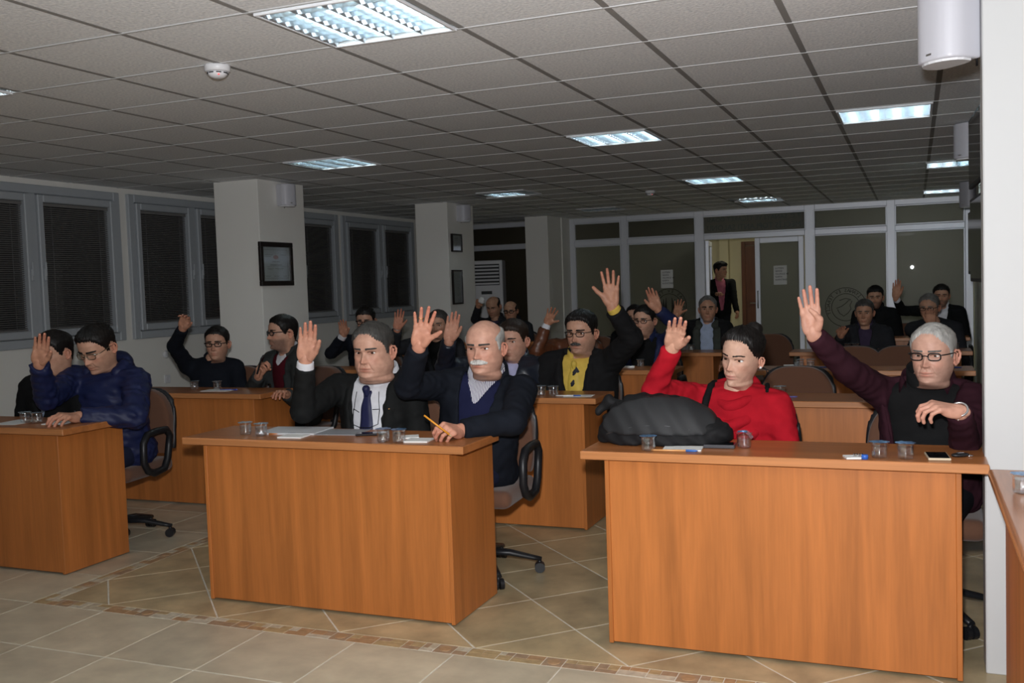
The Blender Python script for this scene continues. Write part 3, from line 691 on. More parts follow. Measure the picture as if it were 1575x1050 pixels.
f = Field((-.34, -.06, -.0), (-.12, .14, .24), .007); f.cone((-.265, .03, .12), (-.225, .04, .165), .017, .022).cone((-.225, .04, .165), (-.17, .02, .15), .022, .018).warp(lambda P: .003*np.sin(P[..., 0]*120)); np_obj('strap', f, BAG, bag, 1)

# ---------------------------------------------------------------- speakers, frames, detectors, air conditioner, screens
SPK = mat('speaker_white', (.58, .58, .63), .38, .5)
def speaker(x, y, z, w, d_, h, rz, label):
    """x,y,z centre; rounded front towards local -y"""
    t = thing('wall_speaker', label, 'speaker', (x, y, z), rz, 'white wall speakers')
    f = Field((-w/2-.02, -d_/2-.02, -h/2-.02), (w/2+.02, d_/2+.02, h/2+.02), .008)
    def fn(P):
        q = np.abs(P[..., 0])/(w/2); e = np.maximum((q**2.6+(np.maximum(-P[..., 1], 0)/(d_/2))**2.6)**(1/2.6)-1, 0)*.08
        q2 = ((q**2.6+(np.maximum(-P[..., 1], 0)/(d_/2))**2.6)**(1/2.6)-1)*.09
        return np.maximum(np.maximum(q2, P[..., 1]-d_/2), np.abs(P[..., 2])-h/2)
    f.add(fn, (-w/2, -d_/2, -h/2), (w/2, d_/2, h/2), 0); np_obj('cabinet', f, SPK, t, 1)
    obj('base_cap', poly_bm([(w*.46*math.cos(a), -d_*.46*abs(math.sin(a)) if math.sin(a) < 0 else d_*.4*math.sin(a)**.4) for a in np.linspace(0, 2*PI, 20)[:-1]], -h/2-.008, -h/2+.004), WHITEP, t)
    obj('bracket', box_bm(-.035, .035, d_/2-.002, d_/2+.045, -h*.3, h*.3, .004), STEEL, t); obj('badge', box_bm(-.012, .012, -d_/2-.001, -d_/2+.006, -h/2+.02, -h/2+.027), STEEL, t)
    obj('cable', tube_bm([(w*.3, d_/2, h*.3), (w*.33, d_/2+.03, 0), (w*.28, d_/2+.02, -h*.45), (w*.2, d_/2+.035, -h*.55)], .004, 6), BLACK, t); return t
speaker(-1.90, 4.66, 2.355, .155, .13, .2, PI/2-.35, 'white wall speaker on the nearest left pillar, above the large certificate')
speaker(-1.655, 8.02, 2.36, .16, .13, .2, PI/2-.35, 'white wall speaker on the middle left pillar, above two small frames')
speaker(3.575, .86, 2.325, .185, .15, .265, -PI/2+.75, 'largest white wall speaker, at the top right by the white pier')
speaker(3.82, 4.6, 2.35, .18, .15, .245, -PI/2+.8, 'white wall speaker on the right wall, middle one of three')
speaker(4.05, 9.6, 2.33, .18, .15, .29, -PI/2+.8, 'white wall speaker on the right wall, farthest near the glass wall')
def frame(x, y, z, w, h, rz, bw, label, fm, art):
    """hangs on a face whose outward direction is local -y"""
    t = thing('picture_frame', label, 'frame', (x, y, z), rz)
    for q in ((-w/2, w/2, h/2-bw, h/2), (-w/2, w/2, -h/2, -h/2+bw), (-w/2, -w/2+bw, -h/2+bw, h/2-bw), (w/2-bw, w/2, -h/2+bw, h/2-bw)): obj('frame_bar', box_bm(q[0], q[1], -.03, 0, q[2], q[3], .004), fm, t)
    pg = obj('certificate', box_bm(-w/2+bw, w/2-bw, -.012, -.004, -h/2+bw, h/2-bw), mat('cert_paper', (.66, .70, .74), .5, .3), t)
    art(pg, w-2*bw, h-2*bw); obj('glass_pane', box_bm(-w/2+bw, w/2-bw, -.02, -.018, -h/2+bw, h/2-bw), CUPM, t); return t
INKG = mat('ink_grey', (.14, .15, .17), .8, .1); REDI = mat('print_red', (.45, .05, .03), .7, .1)
def lines(pg, items, m=INKG, name='print'):
    bm = bmesh.new()
    for x0, x1, z, th in items: box_bm(x0, x1, -.0135, -.0118, z-th/2, z+th/2, bm=bm)
    tag(obj(name, bm, m, pg), kind='stuff')
def art_big(pg, w, h):
    a, b = w*.44, h*.42
    L = [(-a, a, b, .003), (-a, a, -b, .003), (-a*.9, -a*.3, h*.27, .004), (-a*.9, -a*.45, h*.22, .004), (a*.4, a*.9, h*.27, .004), (-a*.3, a*.3, h*.07, .006), (-a*.5, a*.5, -h*.03, .007), (-a*.8, a*.8, -h*.075, .003), (-a*.75, -a*.25, -h*.13, .005), (-a*.1, a*.65, -h*.13, .005), (-a*.7, -a*.3, -h*.17, .004), (a*.05, a*.55, -h*.17, .004), (-a*.9, -a*.5, -h*.36, .004), (-a*.2, a*.2, -h*.36, .004), (a*.6, a*.9, -h*.36, .004)]
    lines(pg, L); bm = box_bm(-a-.001, -a+.002, -.0135, -.0118, -b, b); box_bm(a-.002, a+.001, -.0135, -.0118, -b, b, bm=bm); obj('print_border', bm, INKG, pg)
    e = bmesh.new(); bmesh.ops.create_uvsphere(e, u_segments=12, v_segments=6, radius=1)
    bmesh.ops.transform(e, matrix=Matrix.Translation((0, -.012, h*.2)) @ Matrix.Diagonal((w*.1, .002, h*.06, 1)), verts=e.verts); obj('print_emblem', e, REDI, pg)
def art_small(pg, w, h): lines(pg, [(-w*.2, w*.2, h*(.36-.06*k), .004) for k in range(4)]+[(-w*.05, w*.05, h*(.0-.12*k), .006) for k in range(2)])
def art_tall(pg, w, h): lines(pg, [(-w*.38, w*.38*(.6+.4*((k*7) % 3)/2), h*(.40-.045*k), .004) for k in range(16)])
DARKW = mat('dark_frame', (.012, .008, .007), .35, .4)
frame(-1.983, 4.54, 1.72, .50, .40, PI/2, .045, 'large black framed certificate with a red emblem on the nearest pillar', DARKW, art_big)
frame(-1.733, 7.90, 1.995, .28, .22, PI/2, .018, 'small thin framed certificate, upper one on the middle pillar', DARKW, art_small)
frame(-1.733, 7.88, 1.455, .27, .42, PI/2, .018, 'tall thin framed document, lower one on the middle pillar', DARKW, art_tall)
def smoke(x, y, label):
    t = thing('smoke_detector', label, 'smoke detector', (x, y, CH))
    obj('base', lathe_bm([(.056, 0), (.058, -.006), (.056, -.026), (.05, -.03)][::-1], 28), WHITEP, t); obj('dome', lathe_bm([(.044, -.03), (.042, -.042), (.03, -.053), (.012, -.058)][::-1], 24), WHITEP, t)
    bm = bmesh.new()
    for k in range(8):
        a = 2*PI*k/8; tube_bm([((.0445)*math.cos(a+e), (.0445)*math.sin(a+e), -.036) for e in (-.25, 0, .25)], .0035, 6, bm=bm, flat=.7)
    obj('vent_slot', bm, BLACK, t); obj('indicator', lathe_bm([(.004, -.002), (.004, .002)], 8, c=(.03, -.03, -.047)), mat('led', (.6, .02, .02), emit=((1, .1, .1), 1.2)), t)
smoke(.566, .62, 'white smoke detector on the ceiling near the top left light'); smoke(.68, 8.05, 'small far white smoke detector on the ceiling before the glass wall')
# recessed louvre lights
TUBE = mat('fluorescent_tube', (.9, .95, 1), emit=((.80, .97, 1.0), TUBE_STRENGTH)); LOUV = mat('louvre_aluminium', (.72, .8, .86), .22, .6, .85); BACK = mat('light_pan', (.75, .82, .86), .3, .5, .4)
lt = thing('ceiling_light', '', 'ceiling light'); w = .565
for q in ((0, w, 0, .014), (0, w, w-.014, w), (0, .014, .014, w-.014), (w-.014, w, .014, w-.014)): obj('trim_bar', box_bm(q[0], q[1], q[2], q[3], -.008, .004, .002), WHITEP, lt)
obj('pan', box_bm(.01, w-.01, .01, w-.01, .05, .054), BACK, lt)
for k in range(4):
    x = .014+(w-.028)*(k+.5)/4; obj('tube', tube_bm([(x, .03, .036), (x, w-.03, .036)], .008, 8), TUBE, lt)
for k in range(5):
    x = .014+(w-.028)*k/4
    bm = bmesh.new(); A = [bm.verts.new(v) for v in ((x, .014, -.006), (x, w-.014, -.006), (x+.024, w-.014, .03), (x+.024, .014, .03), (x-.024, .014, .03), (x-.024, w-.014, .03))]
    if k < 4: bm.faces.new((A[0], A[1], A[2], A[3]))
    if k > 0: bm.faces.new((A[1], A[0], A[4], A[5]))
    bmesh.ops.delete(bm, geom=[v for v in bm.verts if not v.link_faces], context='VERTS'); obj('reflector', bm, LOUV, lt)
fin = bmesh.new()
for k in range(1, 9):
    y = .014+(w-.028)*k/9; box_bm(.016, w-.016, y-.0015, y+.0015, -.004, .022, bm=fin)
obj('louvre_fins', fin, LOUV, lt)
LL = ['large near ceiling light with louvres at the top of the photo', 'ceiling light cut off by the left photo edge', 'half lit ceiling light right of the near pillar top', 'ceiling light in the middle of the ceiling, second row', 'brightest ceiling light near the right speakers',
 'far ceiling light above the middle pillar', 'far ceiling light in the middle, before the glass door', 'ceiling light half behind the middle right speaker', 'farthest ceiling light on the left, before the glass wall', 'farthest ceiling light in the middle, above the glass door', 'farthest ceiling light on the right, beside the last speaker']
for n, ((x, y), l) in enumerate(zip(LIGHTS, LL)):
    if n == 0: lt.location = (x+.018, y+.012, CH-.004); lt['label'] = l; lt['group'] = 'recessed ceiling lights'
    else: dup(lt, (x+.018, y+.012, CH-.004), None, l, 'recessed ceiling lights')
# air conditioner
ac = thing('air_conditioner', 'tall white floor standing air conditioner behind the middle pillar', 'air conditioner', (-2.78, 11.25, 0), .25)
obj('cabinet', box_bm(-.26, .26, -.15, .2, .0, 1.86, .02, 3), WHITEP, ac); obj('grille_recess', box_bm(-.21, .21, -.156, -.14, 1.47, 1.80, .004), BLACK, ac)
for k in range(6): obj('louvre', box_bm(-.205, .205, -.17, -.15, 1.482+.054*k, 1.51+.054*k, .006), WHITEP, ac)
obj('display', box_bm(-.085, .085, -.156, -.148, 1.33, 1.38, .003), BLACK, ac); obj('side_trim', box_bm(-.275, -.255, -.16, .19, .02, 1.85, .004), CHROME, ac)
for k in range(7): obj('intake_slat', box_bm(-.2, .2, -.158, -.148, .25+.05*k, .262+.05*k, .002), BLACK, ac)
# wall screens on the right wall
def screen(y0, y1, z0, z1, x, label):
    t = thing('wall_screen', label, 'screen', (x, (y0+y1)/2, z0), .04)
    h = (y1-y0)/2
    obj('panel', box_bm(-.012, .012, -h, h, 0, z1-z0, .004), BLACK, t); obj('edge', box_bm(-.016, -.006, -h-.004, -h+.004, 0, z1-z0, .002), WHITEP, t); obj('face', box_bm(-.0135, -.012, -h+.02, h-.02, .02, z1-z0-.02), mat('scr', (.006, .006, .008), .08, .6), t)
    obj('mount', box_bm(.012, .075, -.06, .06, (z1-z0)*.35, (z1-z0)*.65, .004), STEEL, t)
screen(2.8, 3.5, 1.93, 2.34, 3.80, 'dark screen seen edge on at the right wall, upper one'); screen(2.8, 3.5, 1.38, 1.87, 3.805, 'dark screen with pale edge seen edge on, below the upper one')
screen(3.9, 4.6, 1.42, 1.85, 3.845, 'dark screen seen edge on, just behind the lower pale edged one')
# wall fittings on the left wall
o = thing('wall_outlet', 'white square socket low on the wall left of the man in black sweater', 'socket', (LX, 4.64, .64)); obj('plate', box_bm(0, .01, -.042, .042, -.042, .042, .004), WHITEP, o); obj('socket_rim', tube_bm([(.011, .026*math.cos(a), .026*math.sin(a)) for a in np.linspace(0, 2*PI, 18)[:-1]], .003, 6, closed=True), WHITEP, o)
o = thing('wall_sensor', 'round white fitting on the wall above the socket', 'wall fitting', (LX, 4.63, .885)); bm = lathe_bm([(.038, 0), (.038, .012), (.03, .024), (.01, .028)], 20); bmesh.ops.rotate(bm, verts=bm.verts, matrix=Matrix.Rotation(PI/2, 3, 'Y')); obj('cap', bm, WHITEP, o)

# notices, seals and lettering on the glass
def notice(x, z, label):
    t = thing('paper_notice', label, 'notice', (x, BY-.004, z)); obj('sheet', box_bm(-.095, .095, -.002, 0, -.14, .14), PAPER, t)
    for k, (s_, sz) in enumerate([('LÜTFEN', .034), ('SESSİZ', .034), ('OLUNUZ VE', .034), ('KAPIYI', .034), ('KAPATINIZ', .034)]):
        me = text_mesh(s_, sz, 'LEFT'); me.transform(Matrix.Translation((-.07, -.0028, .09-.042*k)) @ Matrix.Rotation(PI/2, 4, 'X')); obj('text', me, INK, t)
notice(-.055, 1.475, 'white notice with five text lines, on the pane left of the door'); notice(1.64, 1.475, 'white notice with five text lines, on the closed door leaf')
SEAL = mat('seal_print', (.035, .035, .03), .6, .2)
def seal(x, z, R, label, words, inner):
    t = thing('printed_seal', label, 'seal', (x, BY-.003, z))
    for r in (R, R*.70):
        bm = bmesh.new(); n = 48; A = [[bm.verts.new((rr*math.cos(2*PI*k/n), yy, rr*math.sin(2*PI*k/n))) for k in range(n)] for rr, yy in ((r, -.001), (r-.008, -.001), (r-.008, 0), (r, 0))]
        for i in range(4):
            for k in range(n): bm.faces.new((A[i][k], A[i][(k+1) % n], A[(i+1) % 4][(k+1) % n], A[(i+1) % 4][k]))
        obj('ring', bm, SEAL, t)
    L = len(words)
    lst = []
    for k, ch in enumerate(words):
        if ch == ' ': continue
        a = math.radians(205-230*(k+.5)/L); me = text_mesh(ch, R*.24)
        lst.append((me, Matrix.Rotation(-(a-PI/2), 4, 'Y') @ Matrix.Translation((0, -.001, R*.77)) @ Matrix.Diagonal((-1, 1, 1, 1)) @ Matrix.Rotation(PI/2, 4, 'X')))
    tag(obj('ring_lettering', join_meshes(lst), SEAL, t), kind='stuff'); inner(t, R)
def in_map(t, R):
    for pts in ([(-.45, -.05), (-.2, .05), (0, .2), (.15, .35), (.3, .3), (.2, .1), (.25, -.1), (.1, -.3)], [(-.4, -.1), (-.3, -.3), (-.1, -.45), (.1, -.3)], [(-.3, .35), (0, .45), (.25, .38)]):
        obj('emblem_line', tube_bm([(p[0]*R, -.001, p[1]*R) for p in pts], .004, 5), SEAL, t)
def in_leaf(t, R):
    for s_ in (-1, 1):
        for k in range(3):
            a = .35+.35*k; obj('emblem_leaf', tube_bm([(s_*R*.12*(k+1), -.001, -R*.45), (s_*R*(.2+.13*k), -.001, -R*.1), (s_*R*.5*math.sin(a), -.001, R*.5*math.cos(a))], .012, 6, taper=[.006, .018, .004]), SEAL, t)
seal(2.55, .98, .285, 'round dark seal printed on the pane right of the door', 'TİCARET VE SANAYİ ODASI', in_map); seal(-.03, 1.06, .27, 'round dark seal printed on the pane left of the door', 'TİCARET VE SANAYİ', in_leaf)
SIGN = mat('sign_letters', (.12, .15, .155), .5, .3)
t = thing('door_sign', 'faint mirrored lettering on the glass above the door', 'sign', (1.26, BY-.002, 2.26))
for s_, sz, z in (('T.C. SANAYİ VE TİCARET ODASI', .088, .045), ('MECLİS TOPLANTI SALONU', .115, -.085)):
    me = text_mesh(s_, sz); xs = [v.co.x for v in me.vertices]; sc_ = 1.36/(max(xs)-min(xs))
    me.transform(Matrix.Diagonal((-sc_, 1, 1, 1)) @ Matrix.Rotation(PI/2, 4, 'X')); me.transform(Matrix.Translation((0, -.001, z))); tag(obj('lettering', me, SIGN, t), kind='stuff')
PEOPLE={
 'p1':{'N': [-1.266, 1.3, 0.96], 'by': 0, 'hc': [-1.191, 1.2, 1.14], 'H': 0.238, 'h': (-8, 10, 0), 'arms': {}},
 'p2':{'N': [-0.925, 1.36, 0.998], 'by': 8, 'hc': [-0.874, 1.22, 1.153], 'H': 0.262, 'h': (4, 26, 0), 'arms': {'R': [[-1.136, 1.33, 0.953], [-1.04, 1.033, 0.905], [-0.924, 0.89, 1.115], [0.495, -0.262, 0.829]], 'L': [[-0.725, 1.388, 0.933], [-0.542, 1.171, 0.793], [-0.746, 0.96, 0.814], [0.035, -0.988, 0.152]]}},
 'p3':{'N': [0.95, 1.25, 0.976], 'by': 0, 'hc': [0.996, 1.12, 1.148], 'H': 0.262, 'h': (4, 6, 0), 'arms': {'R': [[0.737, 1.25, 0.931], [0.721, 0.939, 0.874], [0.801, 0.863, 1.13], [0.306, -0.249, 0.919]], 'L': [[1.151, 1.25, 0.911], [1.306, 0.994, 0.807], [1.31, 0.731, 0.715], [0.094, -0.995, 0.038]]}},
 'p4':{'N': [1.526, 1.3, 0.981], 'by': 4, 'hc': [1.575, 1.17, 1.159], 'H': 0.249, 'h': (2, 4, 0), 'arms': {'R': [[1.324, 1.286, 0.936], [1.268, 0.996, 0.993], [1.4, 0.877, 1.189], [0.312, -0.196, 0.93]], 'L': [[1.717, 1.313, 0.916], [1.78, 1.031, 0.833], [1.602, 0.837, 0.816], [-0.07, -0.977, 0.202]]}},
 'p5':{'N': [2.745, 1.22, 0.946], 'by': 0, 'hc': [2.767, 1.15, 1.105], 'H': 0.223, 'h': (-21, 5, 7), 'arms': {'R': [[2.564, 1.22, 0.901], [2.444, 0.994, 0.985], [2.55, 0.905, 1.178], [0.291, -0.665, 0.688]], 'L': [[2.917, 1.22, 0.881], [2.923, 0.955, 0.831], [2.816, 0.756, 0.762], [-0.257, -0.966, 0.016]]}},
 'p6':{'N': [3.504, 1.24, 0.973], 'by': -14, 'hc': [3.519, 1.1, 1.122], 'H': 0.228, 'h': (-18, 3, 0), 'arms': {'R': [[3.324, 1.285, 0.928], [3.206, 1.082, 1.071], [3.097, 0.927, 1.222], [-0.108, -0.009, 0.994]], 'L': [[3.675, 1.197, 0.908], [3.634, 0.944, 0.807], [3.609, 0.75, 0.949], [-0.471, -0.832, 0.293]]}},
 'p7':{'N': [-1.475, 2.98, 0.928], 'by': 15, 'hc': [-1.373, 2.9, 1.088], 'H': 0.239, 'h': (22, 3, 0), 'arms': {'R': [[-1.663, 2.93, 0.883], [-1.612, 2.729, 1.085], [-1.429, 2.625, 1.227], [0.577, -0.436, 0.69]], 'L': [[-1.297, 3.028, 0.863], [-1.124, 2.805, 0.8], [-1.078, 2.567, 0.723], [0.188, -0.968, 0.166]]}},
 'p8':{'N': [-0.806, 2.98, 0.985], 'by': -20, 'hc': [-0.816, 2.9, 1.164], 'H': 0.239, 'h': (-32, 2, 0), 'arms': {'R': [[-0.979, 3.043, 0.92], [-0.99, 2.807, 0.753], [-0.819, 2.662, 0.872], [0.487, -0.354, 0.799]], 'L': [[-0.633, 2.917, 0.92], [-0.58, 2.789, 0.666], [-0.523, 2.559, 0.758], [0.251, -0.935, 0.252]]}},
 'p9':{'N': [1.008, 2.95, 0.928], 'by': 0, 'hc': [1.019, 2.88, 1.086], 'H': 0.256, 'h': (-4, 5, 0), 'arms': {'R': [[0.8, 2.95, 0.883], [0.623, 2.699, 0.925], [0.739, 2.545, 1.116], [0.327, -0.219, 0.919]], 'L': [[1.205, 2.95, 0.863], [1.276, 2.664, 0.769], [1.225, 2.398, 0.748], [-0.008, -0.993, 0.121]]}},
 'p10':{'N': [1.461, 2.95, 0.957], 'by': 0, 'hc': [1.489, 2.88, 1.133], 'H': 0.261, 'h': (-6, 4, 0), 'arms': {'R': [[1.26, 2.95, 0.892], [1.35, 2.656, 0.823], [1.5, 2.442, 0.73], [0.584, -0.81, 0.053]], 'L': [[1.673, 2.95, 0.912], [1.863, 2.785, 1.101], [1.791, 2.614, 1.307], [-0.006, -0.014, 1.0]]}},
 'p11':{'N': [-1.184, 4.75, 1.008], 'by': 10, 'hc': [-1.154, 4.7, 1.17], 'H': 0.236, 'h': (16, 8, 0), 'arms': {'R': [[-1.374, 4.717, 0.963], [-1.359, 4.438, 0.901], [-1.182, 4.384, 1.071], [0.301, -0.597, 0.743]], 'L': [[-1.005, 4.782, 0.943], [-0.89, 4.551, 0.821], [-0.85, 4.308, 0.768], [0.223, -0.974, 0.029]]}},
 'p12':{'N': [-0.456, 4.75, 0.971], 'by': 5, 'hc': [-0.425, 4.7, 1.126], 'H': 0.237, 'h': (10, 6, 0), 'arms': {'R': [[-0.648, 4.733, 0.926], [-0.745, 4.464, 0.924], [-0.625, 4.343, 1.11], [0.28, -0.182, 0.942]], 'L': [[-0.274, 4.766, 0.906], [-0.118, 4.555, 0.791], [-0.136, 4.308, 0.747], [0.001, -1.0, 0.006]]}},
 'p13':{'N': [0.83, 4.75, 0.937], 'by': 0, 'hc': [0.857, 4.7, 1.086], 'H': 0.227, 'h': (0, 5, 0), 'arms': {'R': [[0.645, 4.75, 0.892], [0.586, 4.482, 0.898], [0.675, 4.524, 1.13], [0.497, -0.411, 0.764]], 'L': [[1.005, 4.75, 0.872], [1.105, 4.507, 0.794], [1.07, 4.272, 0.753], [0.026, -0.995, 0.093]]}},
 'p14':{'N': [1.43, 4.72, 0.971], 'by': 0, 'hc': [1.444, 4.65, 1.132], 'H': 0.233, 'h': (-10, 4, 0), 'arms': {'R': [[1.25, 4.72, 0.906], [1.319, 4.475, 0.786], [1.461, 4.28, 0.733], [0.514, -0.854, 0.084]], 'L': [[1.619, 4.72, 0.926], [1.757, 4.531, 1.081], [1.633, 4.379, 1.231], [-0.134, -0.512, 0.849]]}},
 'p15':{'N': [0.886, 6.45, 0.938], 'by': 0, 'hc': [0.897, 6.4, 1.095], 'H': 0.233, 'h': (5, 6, 0), 'arms': {}},
 'p16':{'N': [1.612, 6.45, 1.01], 'by': 5, 'hc': [1.628, 6.4, 1.163], 'H': 0.238, 'h': (10, 2, 0), 'arms': {'R': [[1.419, 6.433, 0.965], [1.333, 6.159, 0.949], [1.417, 6.0, 1.126], [0.282, -0.425, 0.86]], 'L': [[1.794, 6.466, 0.945], [1.834, 6.222, 0.798], [1.768, 5.983, 0.75], [-0.134, -0.991, 0.013]]}},
 'p17':{'N': [0.624, 12.6, 1.416], 'by': 25, 'hc': [0.682, 12.55, 1.588], 'H': 0.247, 'h': (70, 4, 0), 'arms': {'R': [[0.451, 12.519, 1.351], [0.542, 12.301, 1.168], [0.674, 12.08, 1.219], [0.471, -0.868, 0.159]], 'L': [[0.796, 12.681, 1.351], [0.856, 12.508, 1.114], [0.928, 12.353, 0.915], [0.241, -0.889, -0.389]]}},
 'p18':{'N': [-1.344, 8.15, 1.016], 'by': 5, 'hc': [-1.36, 8.1, 1.187], 'H': 0.243, 'h': (2, 20, 0), 'arms': {'R': [[-1.541, 8.133, 0.971], [-1.485, 7.857, 1.056], [-1.365, 7.702, 1.224], [0.418, -0.571, 0.706]]}},
 'p19':{'N': [-1.021, 7.95, 0.98], 'by': 5, 'hc': [-1.045, 7.9, 1.144], 'H': 0.229, 'h': (8, 8, 0), 'arms': {}},
 'p20':{'N': [3.049, 6.45, 0.94], 'by': 0, 'hc': [3.042, 6.4, 1.096], 'H': 0.225, 'h': (-4, 6, 0), 'arms': {'R': [[2.876, 6.45, 0.875], [2.828, 6.193, 0.799], [2.87, 5.992, 0.921], [-0.002, -0.778, 0.628]], 'L': [[3.223, 6.45, 0.875], [3.257, 6.206, 0.76], [3.167, 5.99, 0.709], [-0.268, -0.96, 0.079]]}},
 'p21':{'N': [3.082, 8.15, 1.043], 'by': 0, 'hc': [3.079, 8.1, 1.194], 'H': 0.228, 'h': (0, 6, 0), 'arms': {}},
 'p22':{'N': [3.622, 6.45, 0.972], 'by': 0, 'hc': [3.577, 6.4, 1.128], 'H': 0.23, 'h': (-14, 8, 0), 'arms': {'R': [[3.444, 6.45, 0.907], [3.596, 6.22, 0.871], [3.599, 6.008, 0.994], [-0.012, 0.754, 0.657]]}},
 'p23':{'N': [3.733, 8.15, 1.056], 'by': 0, 'hc': [3.726, 8.1, 1.193], 'H': 0.222, 'h': (0, 4, 0), 'arms': {'R': [[3.552, 8.15, 1.011], [3.349, 7.979, 1.05], [3.29, 7.8, 1.192], [0.065, 0.003, 0.998]]}},
}
# ---------------------------------------------------------------- people
SKIN = attr_mat('skin', .5, .35, bump=((260, 260, 260), .08, .001))
def g1(x, s): return np.exp(-(x/s)**2)
def head_grid(lo, fat=0., nose=1., fem=0., jaw=0., neck=1.0):
    """head and neck in head heights: chin z=0, crown z=1, face towards -y. Returns V, quads, angle and height of each vertex, skin shade maps"""
    if lo == 0: na, dz = 112, .0105
    elif lo == 1: na, dz = 72, .019
    else: na, dz = 48, .03
    zs = np.concatenate([[-.62, -.52, -.42, -.32, -.24, -.17, -.12, -.08, -.05, -.03, -.015], np.arange(0, .66, dz), np.arange(.66, .95, dz*2), [.955, .97, .983, .992, .998]])
    t = np.linspace(-1, 1, na, endpoint=False); an = PI*(.45*t+.55*t**3)
    Z, A = np.meshgrid(zs, an, indexing='ij')
    nk = neck*(1+.22*fat)
    front = np.interp(zs, [-.62, -.3, -.12, -.06, -.02, .0, .02, .06, .11, .17, .2, .24, .3, .4, .5, .56, .64, .73, .81, .88, .94, .975, .992, 1],
                      [.15*nk, .15*nk, .17*nk+.08*fat, .22+.10*fat, .315+.07*fat, .37+.03*fat, .415, .445-.02*fem, .435, .445, .443, .455, .452, .43, .425, .445, .452, .442, .405, .345, .25, .165, .09, .02])
    back = np.interp(zs, [-.62, -.3, 0, .15, .3, .45, .6, .72, .82, .9, .95, .98, 1], [.29*nk, .29*nk, .295*nk, .31*nk, .36, .415, .445, .435, .385, .29, .20, .115, .02])
    wid = np.interp(zs, [-.62, -.3, -.05, .03, .08, .15, .22, .32, .42, .52, .62, .72, .81, .88, .94, .975, .992, 1],
                    [.225*nk, .215*nk, .205*nk+.05*fat, .210+.06*fat+jaw, .228+.06*fat+jaw-.04*fem, .258+.055*fat+jaw-.04*fem, .284+.05*fat+jaw*.6-.03*fem, .306+.03*fat-.012*fem, .320, .327, .336, .331, .306, .255, .182, .114, .063, .015])
    ca, sa = np.cos(A), np.sin(A)
    pf = np.interp(zs, [-.1, .02, .1, .25, .45, .7, 1], [1, 1.10, .98, .88, .84, .88, 1])[:, None]; px = np.interp(zs, [-.1, .02, .1, .25, .7], [1, 1.12, 1.02, .95, .95])[:, None]
    X = wid[:, None]*np.sign(sa)*np.abs(sa)**px
    Y = np.where(ca > 0, -front[:, None]*np.abs(ca)**pf, back[:, None]*np.abs(ca)**.95)
    fr = np.clip(ca*2, 0, 1)*(Z > -.06); ax = np.abs(X); D = np.zeros_like(X)
    nz_ = np.interp(Z, [.285, .30, .315, .33, .345, .365, .40, .45, .49, .53, .58], [0, .018, .055, .088, .108, .108, .086, .056, .034, .014, 0])*nose
    ns = np.interp(Z, [.3, .345, .37, .42, .5, .56], [.05, .05, .043, .037, .036, .06])
    D += nz_*g1(X, ns)+.036*nose*g1(ax-.060, .023)*g1(Z-.337, .024)-.028*g1(ax-.033, .014)*g1(Z-.306, .010)
    D += -.052*g1(ax-.13, .068)*g1(Z-.505, .040)+.020*g1(ax-.12, .085)*g1(Z-.578, .026)*(1-.6*fem)-.014*g1(X, .05)*g1(Z-.53, .03)
    D += .018*g1(ax-.135, .052)*g1(Z-.538, .012)+.009*g1(ax-.135, .052)*g1(Z-.466, .012)-.011*g1(ax-.15, .06)*g1(Z-.445, .012)
    lipw = 1+.25*fem
    D += .020*lipw*g1(ax-.02, .07)*g1(Z-.222, .015)+.024*lipw*g1(X, .075)*g1(Z-.176, .018)-.020*g1(X, .105)*g1(Z-.199, .0075)-.014*g1(X, .11)*g1(Z-.128, .02)+.022*g1(X, .085)*g1(Z-.055, .04)-.010*g1(X, .014)*g1(Z-.262, .022)
    cr = .075+(.335-Z)*.42; D += -.014*(1-.6*fem)*g1(ax-cr, .014)*((Z > .16) & (Z < .34))+.010*g1(ax-cr-.035, .03)*((Z > .18) & (Z < .36))
    D += .020*g1(ax-.205, .07)*g1(Z-.405, .06)-.012*g1(ax-.24, .06)*g1(Z-.24, .07)*(1-fat)
    Y = Y-D*fr; X = X+np.sign(X)*.012*g1(ax-.25, .06)*g1(Z-.42, .06)*fr
    V = np.stack([X, Y, Z], -1); nzs = len(zs); idx = np.arange(nzs*na).reshape(nzs, na); r = np.roll(idx, -1, 1)
    F = np.stack([idx[:-1].ravel(), r[:-1].ravel(), r[1:].ravel(), idx[1:].ravel()], -1)
    return V, F, A, Z, idx
EAR = None
def ear_mesh():
    """a right-side (+x) ear in head heights around its own middle"""
    global EAR
    if EAR is None:
        f = Field((-.06, -.13, -.17), (.10, .15, .17), .0085)
        pts = [(.01, -.045, -.09), (.022, -.005, -.125), (.03, .05, -.09), (.045, .08, -.01), (.05, .085, .06), (.042, .055, .115), (.03, .0, .125), (.015, -.045, .085), (.01, -.045, .03)]
        for a, b in zip(pts, pts[1:]): f.cone(a, b, .017, .017, .012)
        f.ell((.008, .015, 0), (.018, .065, .105), .02); f.ell((.018, -.0, -.105), (.02, .032, .032), .02); f.ell((.015, -.045, -.01), (.018, .018, .028), .015)
        f.cone((.022, .03, -.05), (.03, .045, .06), .014, .012, .012)
        EAR = f.mesh(1)
    return EAR
HANDS = {}
